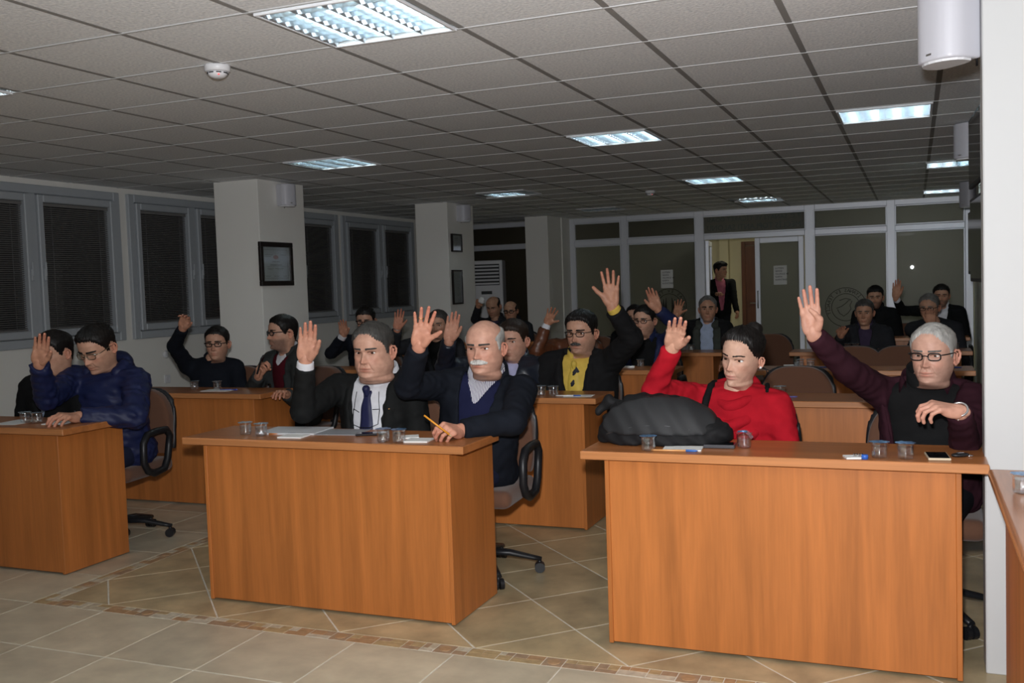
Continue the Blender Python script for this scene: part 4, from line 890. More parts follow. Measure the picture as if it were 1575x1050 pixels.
def hand_mesh(pose, h):
    """right hand: fingers +z, palm towards -y, thumb on +x, wrist at the origin; metres"""
    key = (pose, h)
    if key in HANDS: return HANDS[key]
    P = dict(open=(.10, .045, .62), spread=(.19, .07, .85), together=(.03, .05, .32), relax=(.08, .42, .35), rest=(.07, .5, .5), fist=(.02, 1.35, .2), droop=(.05, .75, .35), hold=(.04, .95, .55), cheek=(.03, .55, .4), mitt=(.02, .10, .30), four=(.09, .10, -.35))[pose]
    spread, curl, th = P
    f = Field((-.085, -.115, -.13), (.12, .05, .22), h)
    f.cone((0, .001, -.012), (0, 0, .012), .0265, .026, .02, ((0, 1, 0), .82))
    kn = [(.031, .096, .071, .0090), (.0105, .101, .080, .0092), (-.0105, .096, .074, .0088), (-.030, .086, .058, .0078)]
    for x, z, L, r in kn: f.cone((x*.5, .001, .012), (x, .003, z-.004), .0155, r+.0028, .012)
    f.ell((.027, -.011, .037), (.0175, .0155, .033), .012, rotm(0, .35, 0)); f.ell((-.025, -.010, .036), (.014, .014, .036), .012); f.ell((0, -.002, .055), (.032, .011, .04), .01)
    for n, (x, z, L, r) in enumerate(kn):
        s = (1.5-n)/1.5*spread if pose != 'four' else (1.5-n)/1.5*spread
        c0 = curl*(.75 if n else .7)*(1+.08*n); p = np.array([x, 0, z]); ang = 0; rr = r
        d0 = np.array([math.sin(s), 0, math.cos(s)])
        for seg, (fl, ck) in enumerate(((.46, c0), (.30, curl*1.1), (.24, curl*.8))):
            ang += ck; d = d0*math.cos(ang)+np.array([0, -1, 0])*math.sin(ang); q = p+d*L*fl*1.08
            f.cone(p, q, rr, rr*.93, .0035 if seg else .008); p = q; rr *= .93
    if pose == 'fist': tp = [(.022, -.008, .02), (.040, -.022, .05), (.026, -.045, .066), (.004, -.050, .068)]
    elif pose == 'hold': tp = [(.022, -.008, .02), (.043, -.022, .052), (.040, -.048, .075), (.028, -.066, .088)]
    elif pose == 'four': tp = [(.022, -.008, .02), (.034, -.020, .052), (.018, -.026, .078), (.004, -.028, .094)]
    else:
        b = np.array([.022, -.008, .018]); m = np.array([.043, -.013, .052]); d = np.array([math.sin(th), -.22, math.cos(th)]); d /= np.linalg.norm(d); e = m+d*.036
        d2 = np.array([math.sin(th*.8), -.3, math.cos(th*.8)]); d2 /= np.linalg.norm(d2); tp = [b, m, e, e+d2*.029]
    rad = [.0155, .0125, .0105, .0085]
    for i in range(3): f.cone(tp[i], tp[i+1], rad[i], rad[i+1], .009 if i == 0 else .005)
    HANDS[key] = f.mesh(1); return HANDS[key]
def unit(v): v = np.array(v, float); return v/(np.linalg.norm(v)+1e-9)
def place_hand(pose, h, side, Wp, fd, pn, scale):
    V, F = hand_mesh(pose, h); V = V.copy()
    if side == 'L': V[:, 0] *= -1; F = F[:, ::-1]
    z = unit(fd); n = np.array(pn, float); n = unit(n-(n@z)*z); y = -n; x = np.cross(y, z)
    return Wp+(V*scale)@np.stack([x, y, z]), F
def interp(fa, P):
    q = (P-fa.lo)/fa.h; i = np.clip(np.floor(q).astype(int), 0, fa.n-2); t = np.clip(q-i, 0, 1); r = 0
    for a in (0, 1):
        for b in (0, 1):
            for c in (0, 1): r = r+fa.f[i[..., 0]+a, i[..., 1]+b, i[..., 2]+c]*(t[..., 0] if a else 1-t[..., 0])*(t[..., 1] if b else 1-t[..., 1])*(t[..., 2] if c else 1-t[..., 2])
    return r
def surf_y(f, x, z, default=None):
    """first surface met going from the front (-y) at local x,z"""
    i = np.clip(np.round((x-f.lo[0])/f.h).astype(int), 0, f.n[0]-1); k = np.clip(np.round((z-f.lo[2])/f.h).astype(int), 0, f.n[2]-1)
    col = f.f[i, :, k]; ins = col < 0; has = ins.any(-1); j = np.maximum(ins.argmax(-1), 1)
    a = np.take_along_axis(col, (j-1)[..., None], -1)[..., 0]; b = np.take_along_axis(col, j[..., None], -1)[..., 0]
    y = f.lo[1]+f.h*(j-1+np.clip(a/(a-b+1e-9), 0, 1)); return np.where(has, y, -.05 if default is None else default)
def strip_grid(f, cols, off, smooth=2):
    """cols: array rows x cols x (x,z); lay the grid on the front surface of field f"""
    x, z = cols[..., 0], cols[..., 1]; y = surf_y(f, x, z)
    for _ in range(smooth):
        y2 = y.copy(); y2[1:-1] = (y[:-2]+y[1:-1]*2+y[2:])/4; y = y2
    V = np.stack([x, y-off, z], -1); r, c = x.shape
    e = np.ones((r, c)); e[0] = e[-1] = 0; e[:, 0] = e[:, -1] = 0; V[..., 1] += (1-e)*off*.9
    idx = np.arange(r*c).reshape(r, c); F = np.stack([idx[:-1, :-1].ravel(), idx[:-1, 1:].ravel(), idx[1:, 1:].ravel(), idx[1:, :-1].ravel()], -1)
    return V.reshape(-1, 3), F
def collar_mesh(rb_, rt, h, gap, point, thick=.006, fold=True, n=40, cy=0.0, drop=.035):
    a = np.linspace(gap, 2*PI-gap, n); fr = (np.cos(a)+1)/2; near = np.exp(-((np.minimum(a-gap, 2*PI-gap-a))/.35)**2)
    rows = [(rb_, -.03+0*a), (rt, h+0*a-.012*near*fold), (rt+thick, h+.002+0*a-.012*near*fold)]
    rows += [(rb_+thick+.010, -.012+0*a-point*near)] if fold else [(rb_+thick, -.03+0*a)]
    V = []
    for r, z in rows: V.append(np.stack([r*np.sin(a)*(1+0*a), cy-r*1.05*np.cos(a), z-drop*(fr-.3)], -1))
    V = np.array(V); V[3 if fold else 0, :, 0] *= 1+.12*near*fold
    R, c = V.shape[:2]; idx = np.arange(R*c).reshape(R, c)
    F = [np.stack([idx[:-1, :-1].ravel(), idx[:-1, 1:].ravel(), idx[1:, 1:].ravel(), idx[1:, :-1].ravel()], -1), np.stack([idx[-1, :-1], idx[-1, 1:], idx[0, 1:], idx[0, :-1]], -1)]
    return V.reshape(-1, 3), np.concatenate(F)
def smoothstep(a, b, x): t = np.clip((x-a)/(b-a), 0, 1); return t*t*(3-2*t)
def hair_thickness(kind, A, Z, p):
    ad = np.degrees(np.abs(A)); top = p.get('t', .05); fl_ = p.get('front', .80)
    if kind == 'bun': z0 = np.interp(ad, [0, 30, 50, 62, 75, 90, 105, 125, 180], [.86, .845, .80, .70, .57, .50, .42, .26, .18])
    else: z0 = np.interp(ad, [0, 20, 38, 52, 62, 72, 79, 87, 91, 106, 116, 130, 180], [fl_, fl_-.005, fl_+p.get('temple', -.03), .74+p.get('temple', 0)*.5, .66, .54, .42, .41, .57, .57, .40, .24, .16])
    z0 = z0+.012*np.sin(ad*.9+2*np.sign(A))+.009*np.sin(ad*2.3+A)
    t = smoothstep(z0, z0+p.get('fade', .07), Z)*(.018+(top-.018)*smoothstep(.5, .85, Z))
    if kind in ('bald', 'horseshoe'):
        zb = np.interp(ad, [0, 45, 60, 80, 120, 180], [.40, .50, .66, .74, p.get('zb', .78), p.get('zb', .80)]); t = t*(1-smoothstep(zb-.05, zb+.03, Z))*np.clip((ad-45)/15, 0, 1)
    if 'quiff' in p: t = t+p['quiff']*g1(ad, 45)*g1(Z-.86, .10)*(t > .004)
    t = t*(1+.14*np.sin(A*23+Z*19)*np.sin(A*13-Z*27)+.16*np.sin(A*58+9*np.sin(Z*7))); return t
def patch(V, Fq, idx, T, hm, sink=.012):
    """shell raised above the head where T > 0"""
    P = V.reshape(-1, 3); t = T.ravel(); c = np.array([0, .02, .52]); out = P-c; out[:, 2] *= .8; out /= np.linalg.norm(out, axis=1)[:, None]
    Q = P+out*np.where(t > .002, t, -sink)[:, None]; keep = (t > .002)[Fq].any(1); F = Fq[keep]; used = np.unique(F); mp = np.full(len(P), -1); mp[used] = np.arange(len(used)); return Q[used], mp[F]
def fold_noise(P, amp, seed):
    x, y, z = P[..., 0], P[..., 1], P[..., 2]; s = seed*1.7
    return amp*(np.sin(31*x+9*np.sin(13*z+s)+s)*np.sin(27*z+7*np.sin(19*y)+2*s)+.6*np.sin(58*z+21*x+6*np.sin(23*y+s))*np.sin(44*y+17*x-s))
NPEOPLE = [0]
def person(pid, label, st):
    g = PEOPLE[pid]; NPEOPLE[0] += 1; seed = NPEOPLE[0]
    N = np.array(g['N'], float)+np.array([0, 0, st.get('up', .035 if not st.get('stand') else .02)]); H = st.get('H', g['H']); s = H/.24; lo = st.get('lo', 1); hs = (.009, .012, .016)[lo]
    Rb = rotm(0, 0, math.radians(g['by'])); seated = not st.get('stand')
    root = thing('person', label, 'person', (N[0], N[1]+.05, 0)); RL = np.array(root.location)
    def emit(name, V, F, m, col=None, parent=root, lab=None, smooth=True):
        return obj(name, np_mesh(name, np.asarray(V)-RL, F, col, smooth), m, parent, label=lab)
    # torso frame
    P0 = N+Rb @ np.array([st.get('pdx', 0), .075 if seated else .03, 0]); P0[2] = .545 if seated else N[2]-.52*s
    zx = unit(N-P0); xx = unit(Rb[:, 0]-(Rb[:, 0]@zx)*zx); yx = np.cross(zx, xx); TR = np.stack([xx, yx, zx], 1)
    toL = lambda p: (np.array(p, float)-N)@TR
    toW = lambda V: N+np.asarray(V)@TR.T
    L = np.linalg.norm(N-P0); k = L/.48; w = st.get('girth', 1.0)*s; be = st.get('belly', 0.0)
    def torso(f, o=0.0):
        f.ell((0, .005, -.20*k), (.172*w+o, .118*w+o, .20*k+o), .04)
        f.cone((-.12*s, .012, -.085), (.12*s, .012, -.085), .066*s+o, .066*s+o, .05)
        for q in (-1, 1): f.cone((0, .035, -.035), (q*.13*s, .02, -.075), .045+o, .055+o, .04)
        f.ell((0, -.012-be*.5, -.36*k), (.168*w+o, .122*w+be+o, .17*k+o), .05); f.ell((0, .02, -.48*k), (.178*w+o, .135*w+o, .12+o), .05); return f
    arms = {}
    for sd in 'RL':
        q = -1 if sd == 'R' else 1
        a = g['arms'].get(sd)
        if a is None or sd in st.get('lap', ''):
            S = N+Rb @ np.array([q*.185*s, .0, -.068]); E_ = S+Rb @ np.array([q*.055, -.03, -.275])*s
            if seated: W_ = E_+Rb @ np.array([-q*.09, -.20, -.06])*s; fd = Rb @ np.array([-q*.35, -.9, -.15])
            else: W_ = E_+Rb @ np.array([q*.02, -.07, -.24])*s; fd = np.array([0, -.1, -1.])
            arms[sd] = [S, E_, W_, fd, False]
        else: arms[sd] = [np.array(v, float) for v in a]+[True]; arms[sd][0] = arms[sd][0]+np.array([0, 0, .03])
    J = st['coat']; cm = J['m']; o = J.get('o', .012)
    pts = [toL(p) for a in arms.values() for p in a[:3]]
    lo_ = np.minimum(np.min(pts, 0)-.1, [-.29, -.30-be, -L-.16]); hi_ = np.maximum(np.max(pts, 0)+.1, [.29, .24, .12])
    f = torso(Field(lo_, hi_, hs), o)
    if J.get('hem', 1): f.cut(lambda P: -(P[..., 2]+L+.08))
    op = J.get('open')
    if op:
        zb, wt = op[0]*k, op[1]
        f.sub(lambda P: np.maximum(np.maximum(np.abs(P[..., 0])-(wt*np.clip((P[..., 2]-zb)/(-.03-zb), 0, 1.25)+op[2] if len(op) > 2 else wt*np.clip((P[..., 2]-zb)/(-.03-zb), 0, 1.25)), P[..., 1]-.0), zb-P[..., 2]))
    ftor = Field(lo_, hi_, hs); ftor.f = f.f.copy()
    ra = J.get('arm', 1.0)*s
    for sd, (S, E_, W_, fd, rs) in arms.items():
        S_, E2, W2 = toL(S), toL(E_), toL(W_); end = W2+(E2-W2)*(.10 if st.get('cuff') else .02)
        f.cone(S_, E2, .066*ra, .055*ra, .035); dd = unit(W2-E2); L_ = np.linalg.norm(W2-E2); end = W2-dd*((.040 if st.get('cuff') else .016) if rs else .01)
        fa = Field(np.minimum(E2, W2)-.13, np.maximum(E2, W2)+.13, hs); fa.cone(E2, W2+dd*.02, .053*ra, .041*ra, 0); fa.cut(lambda P: np.where(((P-W2)**2).sum(-1) < .02, (P-end)@dd, -1.0))
        f.add(lambda P: interp(fa, P), np.minimum(E2, W2)-.07, np.maximum(E2, W2)+.07, .012)
    if J.get('puff'):
        zz = J['puff']; f.warp(lambda P: -.006*np.abs(np.sin((P[..., 2]+.25*P[..., 0])*zz))+.004)
    amp = J.get('fold', .0032)
    f.warp(lambda P: fold_noise(P, amp, seed))
    V, F = f.mesh(1 if lo < 2 else 0); jk = emit(J.get('name', 'jacket'), toW(V), F, cm, lab=J.get('label'))
    # shirt front and what lies on it
    inner = st.get('shirt')
    if op and inner is not None:
        fs = torso(Field((-.2, -.32-be, -L-.1), (.2, .08, .08), hs), -.004); fs.warp(lambda P: fold_noise(P, .0018, seed+5)); full = Field((-.2, -.32-be, -L-.1), (.2, .08, .08), hs); full.f = fs.f.copy()
        fs.cut(lambda P: np.maximum(np.maximum(np.abs(P[..., 0])-.155, P[..., 1]-.03), np.maximum(P[..., 2]-.01, -P[..., 2]-L*.98)))
        V, F = fs.mesh(1); emit(st.get('shirt_name', 'shirt'), toW(V), F, inner)
    else: full = f
    if op and J.get('lapel'):
        zb, wt = op[0]*k, op[1]
        for q in (-1, 1):
            zt = -.035; u = np.linspace(0, 1, 26)[:, None]; vv = np.linspace(0, 1, 5)[None]
            z = zt+(zb-zt)*u; xi = wt*np.clip((z-zb)/(-.03-zb), 0, 1)+(op[2] if len(op) > 2 else 0)
            wid = np.interp(u, [0, .18, .26, .30, .34, 1], [.03, .052, .058, .044, .066, .012])*s
            xg = q*(xi+.002+vv*wid); G = np.stack([xg, z+.0*vv], -1); V, F = strip_grid(ftor, G, .010, 3)
            emit('lapel', toW(V), F if q > 0 else F[:, ::-1], cm)
    if 'tie' in st:
        u = np.linspace(0, 1, 34); z = -.045-(L*.9-.05)*u; hw = np.interp(u, [0, .07, .09, .2, 1], [.024, .017, .016, .024, .042])*s*st.get('tie_w', 1); vv = np.linspace(-1, 1, 7)
        G = np.stack([hw[:, None]*vv[None], z[:, None]+0*vv[None]], -1); V, F = strip_grid(full, G, .011, 4); tie = emit('tie', toW(V), F, st['tie'])
        fk = Field((-.05, -.22, -.12), (.05, .1, .03), .006); yk = float(surf_y(full, np.array([0.]), np.array([-.055]))[0]); fk.cone((0, yk-.010, -.035), (0, yk-.010, -.062), .019*s, .013*s, .01); V, F = fk.mesh(1); emit('tie_knot', toW(V), F, st['tie'])
        if 'tie_marks' in st:
            for i in range(6):
                zc = -.085-.070*i; q = (-1)**i*.5
                G = np.array([[[q*.012+xo*(1-abs(zo))+.011*zo, zc+.033*zo] for xo in (-.031, -.010, .010, .031)] for zo in (-1, -.5, 0, .5, 1)]); V, F = strip_grid(full, G, .0135, 1); V[:, 1] = np.minimum(V[:, 1], V[:, 1].mean()+.004); emit('tie_diamond', toW(V), F, st['tie_marks'])
    if 'vneck' in st:                                          # sweater over the shirt, V at the neck
        fv = torso(Field((-.2, -.32-be, -L-.1), (.2, .08, .08), hs), .001); fv.warp(lambda P: fold_noise(P, .0018, seed+9)); zv = st.get('vneck_z', -.15)
        fv.sub(lambda P: np.maximum(np.abs(P[..., 0])-.075*np.clip((P[..., 2]-zv)/(.0-zv), 0, 1.3), np.maximum(zv-P[..., 2], P[..., 1])))
        fv.cut(lambda P: np.maximum(np.maximum(np.abs(P[..., 0])-.16, P[..., 1]-.03), np.maximum(P[..., 2]-.005, -P[..., 2]-L*.98))); V, F = fv.mesh(1); emit('sweater', toW(V), F, st['vneck'])
    rn = .218*st.get('neck', 1.0)*(1+.22*st.get('fat', 0))*H
    for (cmn, rb_, rt, h_, gap, pt, fold) in st.get('collars', []):
        r0 = rn+.011+max(0, rb_-.066)*s; V, F = collar_mesh(r0, r0+(rt-rb_)*.5, h_+(.014 if fold else 0), gap, pt, fold=fold, n=40 if lo < 2 else 24, cy=.012+.30*rn); emit('collar', toW(V), F, cmn)
    if 'zipline' in st:
        x0 = st.get('zip_x', 0); z = np.linspace(-.05, -L*.95, 26); G = np.stack([np.stack([x0+q*.005+0*z, z], -1) for q in (-1, 0, 1)], 1); V, F = strip_grid(f if not op else full, G, .006, 2); emit('zip', toW(V), F, st['zipline'])
    if 'buttons' in st:
        bm_, zlist, x0 = st['buttons']
        for z in zlist:
            y = float(surf_y(ftor if op else full, np.array([x0]), np.array([z]))[0]); fb = Field((x0-.015, y-.015, z-.015), (x0+.015, y+.01, z+.015), .004); fb.ell((x0, y-.003, z), (.008, .005, .008), 0); V, F = fb.mesh(); emit('button', toW(V), F, bm_)
    # shirt cuffs, watches
    for sd, (S, E_, W_, fd, rs) in arms.items():
        if st.get('cuff') and rs:
            d = unit(W_-E_); fc = Field(W_-.09, W_+.09, .006); fc.cone(W_-d*.075, W_+d*.02, .040*s, .0345*s, .01); fc.cut(lambda P: (P-(W_-d*.008))@d); V, F = fc.mesh(1); emit('cuff', V, F, st['cuff'])
        if sd in st.get('watch', ''):
            d = unit(W_-E_); e1 = unit(np.cross(d, [0, 0, 1])); e2 = np.cross(d, e1); c0 = W_+d*.012
            bmw = tube_bm([tuple(c0-RL+.0285*s*(math.cos(a)*e1+math.sin(a)*e2)) for a in np.linspace(0, 2*PI, 22)[:-1]], .0042, 6, closed=True); obj('watch', bmw, STEEL, root)
    # body: neck, trunk and arms under the clothes, with head and hands
    fb = Field(lo_-.02, hi_+.02, .02); fb.ell((0, .01, -.2*k), (.13*w, .08*w, .2*k), .04).ell((0, .0, -.42*k), (.12*w, .085*w, .15), .04).cone((0, .02, -.1), (0, .0, .01), .05, .05, .04)
    for S, E_, W_, fd, rs in arms.values(): fb.cone(toL(S), toL(E_), .042*s, .035*s, .03).cone(toL(E_), toL(W_), .034*s, .025*s, .02)
    V, F = fb.mesh(); bodyV, bodyF, bodyC = [toW(V)], [F], [np.tile(st['skin'], (len(V), 1))]; nV = len(V)
    skin = np.array(st['skin'])
    yaw, pitch, roll = [math.radians(v) for v in st.get('h', g['h'])]
    HR = rotm(0, 0, yaw) @ rotm(pitch, 0, 0) @ rotm(0, roll, 0); HO = np.array(g['hc'], float)-HR @ np.array([0, -.2*H, .5*H])
    hw_ = lambda V: HO+(np.asarray(V)*H)@HR.T
    fat, nose, fem = st.get('fat', 0), st.get('nose', 1), st.get('fem', 0)
    HV, HF, A, Z, idx = head_grid(lo, fat, nose, fem, st.get('jaw', 0), st.get('neck', 1.0)); HV[..., 0] *= 1-.07*fem
    fl = HV.reshape(-1, 3); Wh = hw_(fl); t_ = smoothstep(.0, .52, -fl[:, 2])
    tgt = N+(np.stack([fl[:, 0]*H, fl[:, 1]*H+.012, (fl[:, 2]+.45)*H*.5-.01], -1))@TR.T
    Wh = Wh*(1-t_[:, None])+tgt*t_[:, None]
    x, z, ax = fl[:, 0], fl[:, 2], np.abs(fl[:, 0]); frm = (np.cos(A.ravel()) > .1)
    C = np.tile(skin, (len(fl), 1)); mixc = lambda C, c, m: C*(1-m[:, None])+np.array(c)*m[:, None]
    red = skin*np.array([1.02, .74, .70]); C = mixc(C, red, .45*frm*(g1(ax-.17, .09)*g1(z-.36, .08)+g1(x, .07)*g1(z-.36, .06)))
    lips = frm*np.clip(g1(x, .10)*(g1(z-.222, .016)+g1(z-.176, .020)), 0, 1)*(ax < .125); C = mixc(C, skin*np.array([.82, .5, .48]) if not fem else np.array([.42, .10, .10]), .85*lips); C = mixc(C, skin*.28, .7*frm*g1(x, .10)*g1(z-.199, .006))
    stub = st.get('stub', 0)
    if stub: C = mixc(C, skin*np.array([.42, .43, .46]), stub*np.clip(smoothstep(.37, .25, z)*smoothstep(-.16, -.08, z)*smoothstep(1.7, 1.25, np.abs(A.ravel()))*(1-lips), 0, 1))
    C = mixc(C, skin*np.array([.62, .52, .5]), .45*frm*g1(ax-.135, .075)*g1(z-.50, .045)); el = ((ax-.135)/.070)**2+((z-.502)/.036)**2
    C = mixc(C, np.array(st.get('lash', (.03, .018, .014))), (.8 if not fem else .95)*frm*np.exp(-((el-1.0)/.30)**2)*(z > .505)); C = mixc(C, skin*.22, .8*frm*g1(ax-.033, .014)*g1(z-.308, .009))  # last mix paints the shade inside the nostrils into the skin
    bodyV.append(Wh); bodyF.append(HF+nV); nV += len(Wh); bodyC.append(C); capF = [idx[-1]+nV-len(Wh)]
    for q in (-1, 1):
        EV, EF = ear_mesh(); E2 = EV*np.array([q, 1, 1])*st.get('ear', 1.0); c, s_ = math.cos(.42*q), math.sin(.42*q)
        E2 = np.stack([E2[:, 0]*c-E2[:, 1]*s_*-1*-1, E2[:, 0]*s_+E2[:, 1]*c, E2[:, 2]], -1) if False else np.stack([E2[:, 0]*.9+q*E2[:, 1].clip(0)*.30, E2[:, 1]*.88, E2[:, 2]*.92], -1)
        E2 = E2+np.array([q*.318, .06, .43]); bodyV.append(hw_(E2)); bodyF.append((EF if q > 0 else EF[:, ::-1])+nV); nV += len(E2); bodyC.append(np.tile(skin*np.array([1.0, .80, .76]), (len(E2), 1)))
    poses = st.get('hands', {}); palms = st.get('palm', {}); hh = (.0028, .0036, .0048)[lo]
    for sd, (S, E_, W_, fd, rs) in arms.items():
        ps = poses.get(sd, 'open' if rs else 'relax'); pn = palms.get(sd)
        if pn is None: pn = unit(np.array(CAM)-W_)*.6+np.array([0, -.4, 0]) if (rs and fd[2] > .4) else np.array([0, 0, -1.])
        fd = np.array(st.get('fdir', {}).get(sd, fd)); V, F = place_hand(ps, hh, sd, W_, fd, pn, s*st.get('hs', 1.0)); tip = smoothstep(.10, .19, np.linalg.norm(V-W_, axis=1)/s)
        d_ = unit(W_-E_); ff = Field(W_-.17, W_+.05, hh*1.6); ff.cone(W_-d_*.125, W_-d_*.01, .036*s, .0268*s, .01).cone(W_-d_*.01, W_+fd*.016, .0266*s, .0255*s, .015); V3, F3 = ff.mesh(1)
        V = np.concatenate([V, V3]); F = np.concatenate([F, F3+len(V)-len(V3)]); tip = np.concatenate([tip, np.zeros(len(V3))])
        bodyV.append(V); bodyF.append(F+nV); nV += len(V); hc = skin*np.array(st.get('hand_tint', (1.0, .90, .86))); bodyC.append(hc*(1-.18*tip[:, None]*np.array([0, 1, 1])))
    me = np_mesh('body', np.concatenate(bodyV)-RL, [np.concatenate(bodyF)], np.concatenate(bodyC)); obj('body', me, SKIN, root)
    # eyes, brows, hair
    def at_face(xq, zq):
        m = np.where((HV[..., 1] < 0), (HV[..., 0]-xq)**2+(HV[..., 2]-zq)**2, 9); i = np.unravel_index(m.argmin(), m.shape); return HV[i][1]
    gz_ = st.get('gaze', (0, 0))
    if lo < 2 or st.get('eyes'):
        for q in (-1, 1):
            y0 = at_face(q*.135, .50); n1, n2 = (20, 16)
            th_ = np.linspace(0, PI, n1); ph = np.linspace(0, 2*PI, n2, endpoint=False); TH, PH = np.meshgrid(th_, ph, indexing='ij')
            ex, ey, ez = np.sin(TH)*np.cos(PH), -np.cos(TH), np.sin(TH)*np.sin(PH)
            EV = np.stack([q*.135+(.060+.006*fem)*ex, y0+.016+.034*ey, .500+(.0295+.007*fem)*ez], -1).reshape(-1, 3)
            dx = ex*.060-gz_[0]*.02; dz_ = ez*.0295-gz_[1]*.01; rr = np.sqrt(dx**2+dz_**2).ravel(); front_ = (ey < 0).ravel()
            ec = np.tile([.70, .68, .66], (len(EV), 1)); ec[(rr < .031+.004*fem) & front_] = st.get('iris', (.035, .018, .010)); ec[(rr < .014) & front_] = (.004, .004, .004)
            ix = np.arange(n1*n2).reshape(n1, n2); rx = np.roll(ix, -1, 1); EF = np.stack([ix[:-1].ravel(), ix[1:].ravel(), rx[1:].ravel(), rx[:-1].ravel()], -1)
            emit('eye', hw_(EV), EF, EYE, ec)
    Xg, Zg = HV[..., 0], HV[..., 2]; axg = np.abs(Xg); fg = np.cos(A) > .15
    bt = st.get('brow_w', 1.0); bz = .592-.05*np.clip(axg-.17, 0, 1)-.10*np.clip(.08-axg, 0, 1)-.006*st.get('frown', 0)+.012*st.get('arch', 0)*g1(axg-.16, .05)
    T = fg*.018*bt*np.clip(1.25*g1(Zg-bz, .0185*bt*(1-1.6*np.clip(axg-.09, 0, .2)))-.35, 0, 1)*smoothstep(.035, .06, axg)*smoothstep(.25, .20, axg)
    if T.max() > .003: V, F = patch(HV, HF, idx, T, None, .006); emit('eyebrows', hw_(V), F, st['browm'])
    if st.get('hair'):
        kind, hm, hp = st['hair']; T = hair_thickness(kind, A, Z, hp); V, F = patch(HV, HF, idx, T, None)
        hv = hw_(V); Fl = [F]
        if kind not in ('bald', 'horseshoe'):
            pass
        o_ = emit('hair', hv, Fl, hm)
        if kind not in ('bald', 'horseshoe'):
            fc = Field((-.2, -.2, .85), (.2, .2, 1.1), .02); fc.ell((0, -.01, .975), (.17, .19, .035+hp.get('t', .05)), .0); V, F = fc.mesh(2); emit('hair_crown', hw_(V), F, hm)
        if kind == 'bun':
            fc = Field((-.3, -.1, .6), (.3, .75, 1.3), .016); fc.ell((.03, .32, .97), (.16, .155, .15), .03).ell((0, .25, .90), (.20, .15, .13), .06).warp(lambda P: .006*np.sin(70*P[..., 0]+30*P[..., 2])); V, F = fc.mesh(2); emit('hair_bun', hw_(V), F, hm)
            bm_ = bmesh.new()
            for q in ((.28, .22, .30, .36, .30, .18), (.30, .20, .32, .40, .24, .24)): tube_bm([tuple(hw_([q[0], q[1], q[2]])-RL), tuple(hw_([q[3], .25, .27])-RL), tuple(hw_([q[3]+.03, .24, q[5]])-RL)], .0025, 5, bm=bm_)
            obj('hair_wisp', bm_, hm, root)
    if 'mus' in st:
        T = fg*.042*st.get('mus_w', 1.0)*np.clip(1.5*g1(axg, .135*st.get('mus_w', 1))**1.0*g1(Zg-(.264-.14*axg), .036*st.get('mus_w', 1))-.4, 0, 1)*(1+.25*np.sin(Xg*150)); V, F = patch(HV, HF, idx, T, None, .006); emit('moustache', hw_(V), F, st['mus'])
    if 'beard' in st:
        ad = np.degrees(np.abs(A)); zu = np.interp(ad, [0, 14, 22, 34, 52, 70, 80, 85, 90], [.13, .15, .27, .30, .33, .42, .50, .50, -1])
        mo = np.clip(1.4*g1(axg, .13)*g1(Zg-.262, .03)-.4, 0, 1); T = .018*(1-np.clip(1.6*g1(axg, .10)*g1(Zg-.198, .038), 0, 1))*np.maximum(smoothstep(zu+.015, zu-.03, Zg)*smoothstep(-.10, -.03, Zg)*(ad < 88), mo*(ad < 40)); T = T*(1+.25*np.sin(A*60+Z*90)); V, F = patch(HV, HF, idx, T, None, .006); emit('beard', hw_(V), F, st['beard'])
    if 'glasses' in st:
        gm, low = st['glasses']; bm_ = bmesh.new(); lens = bmesh.new(); yb = at_face(0, .53)
        for q in (-1, 1):
            cx = q*.145; yl = min(at_face(q*.1, .50), at_face(q*.14, .58))-.028; pts = []
            for a in np.linspace(0, 2*PI, 21)[:-1]:
                e = 2/3.2; pts.append((cx+.098*np.sign(math.cos(a))*abs(math.cos(a))**e, yl+.25*max(0, abs(cx+.098*math.cos(a))-.12), .497+.062*np.sign(math.sin(a))*abs(math.sin(a))**e))
            tube_bm([tuple(hw_(p)-RL) for p in pts], .0026*st.get('gl_w', 1), 6, closed=True, bm=bm_)
            vs = [lens.verts.new(tuple(hw_(p)-RL)) for p in pts]; lens.faces.new(vs)
            tube_bm([tuple(hw_(p)-RL) for p in ((q*.243, yl+.035, .525), (q*.32, yl+.14, .53), (q*.345, .0, .52), (q*.345, .08, .49))], .0024*st.get('gl_w', 1), 6, bm=bm_)
        tube_bm([tuple(hw_(p)-RL) for p in ((-.05, yb-.045, .51), (0, yb-.055, .52), (.05, yb-.045, .51))], .0024*st.get('gl_w', 1), 6, bm=bm_)
        gl = obj('glasses', bm_, gm, root); obj('lenses', lens, LENS, gl)
    # legs
    f = Field((-.36, -.66, -.02), (.36, .36, 1.0), .024 if lo < 2 else .032); tm = st.get('trousers', TROUS)
    loc0 = np.array([P0[0], P0[1], 0]); hz = P0[2]
    if seated:
        f.ell((0, .0, hz), (.175*s, .14, .105), .04)
        for q in (-1, 1): f.cone((q*.09, -.02, hz-.005), (q*.115, -.40, hz-.035), .085, .066, .03).cone((q*.115, -.40, hz-.035), (q*.115, -.37, .10), .064, .05, .02)
    else:
        f.ell((0, 0, hz), (.165, .12, .12), .04)
        for q in (-1, 1): f.cone((q*.085, 0, hz-.03), (q*.09, -.03+q*.04, hz*.53), .085, .062, .03).cone((q*.09, -.03+q*.04, hz*.53), (q*.09, .0+q*.06, .09), .06, .048, .02)
    V, F = f.mesh(1); Rb = rotm(0, 0, math.radians(g['by']+st.get('leg_yaw', 0))); emit('trousers', loc0+V@Rb.T, F, tm)
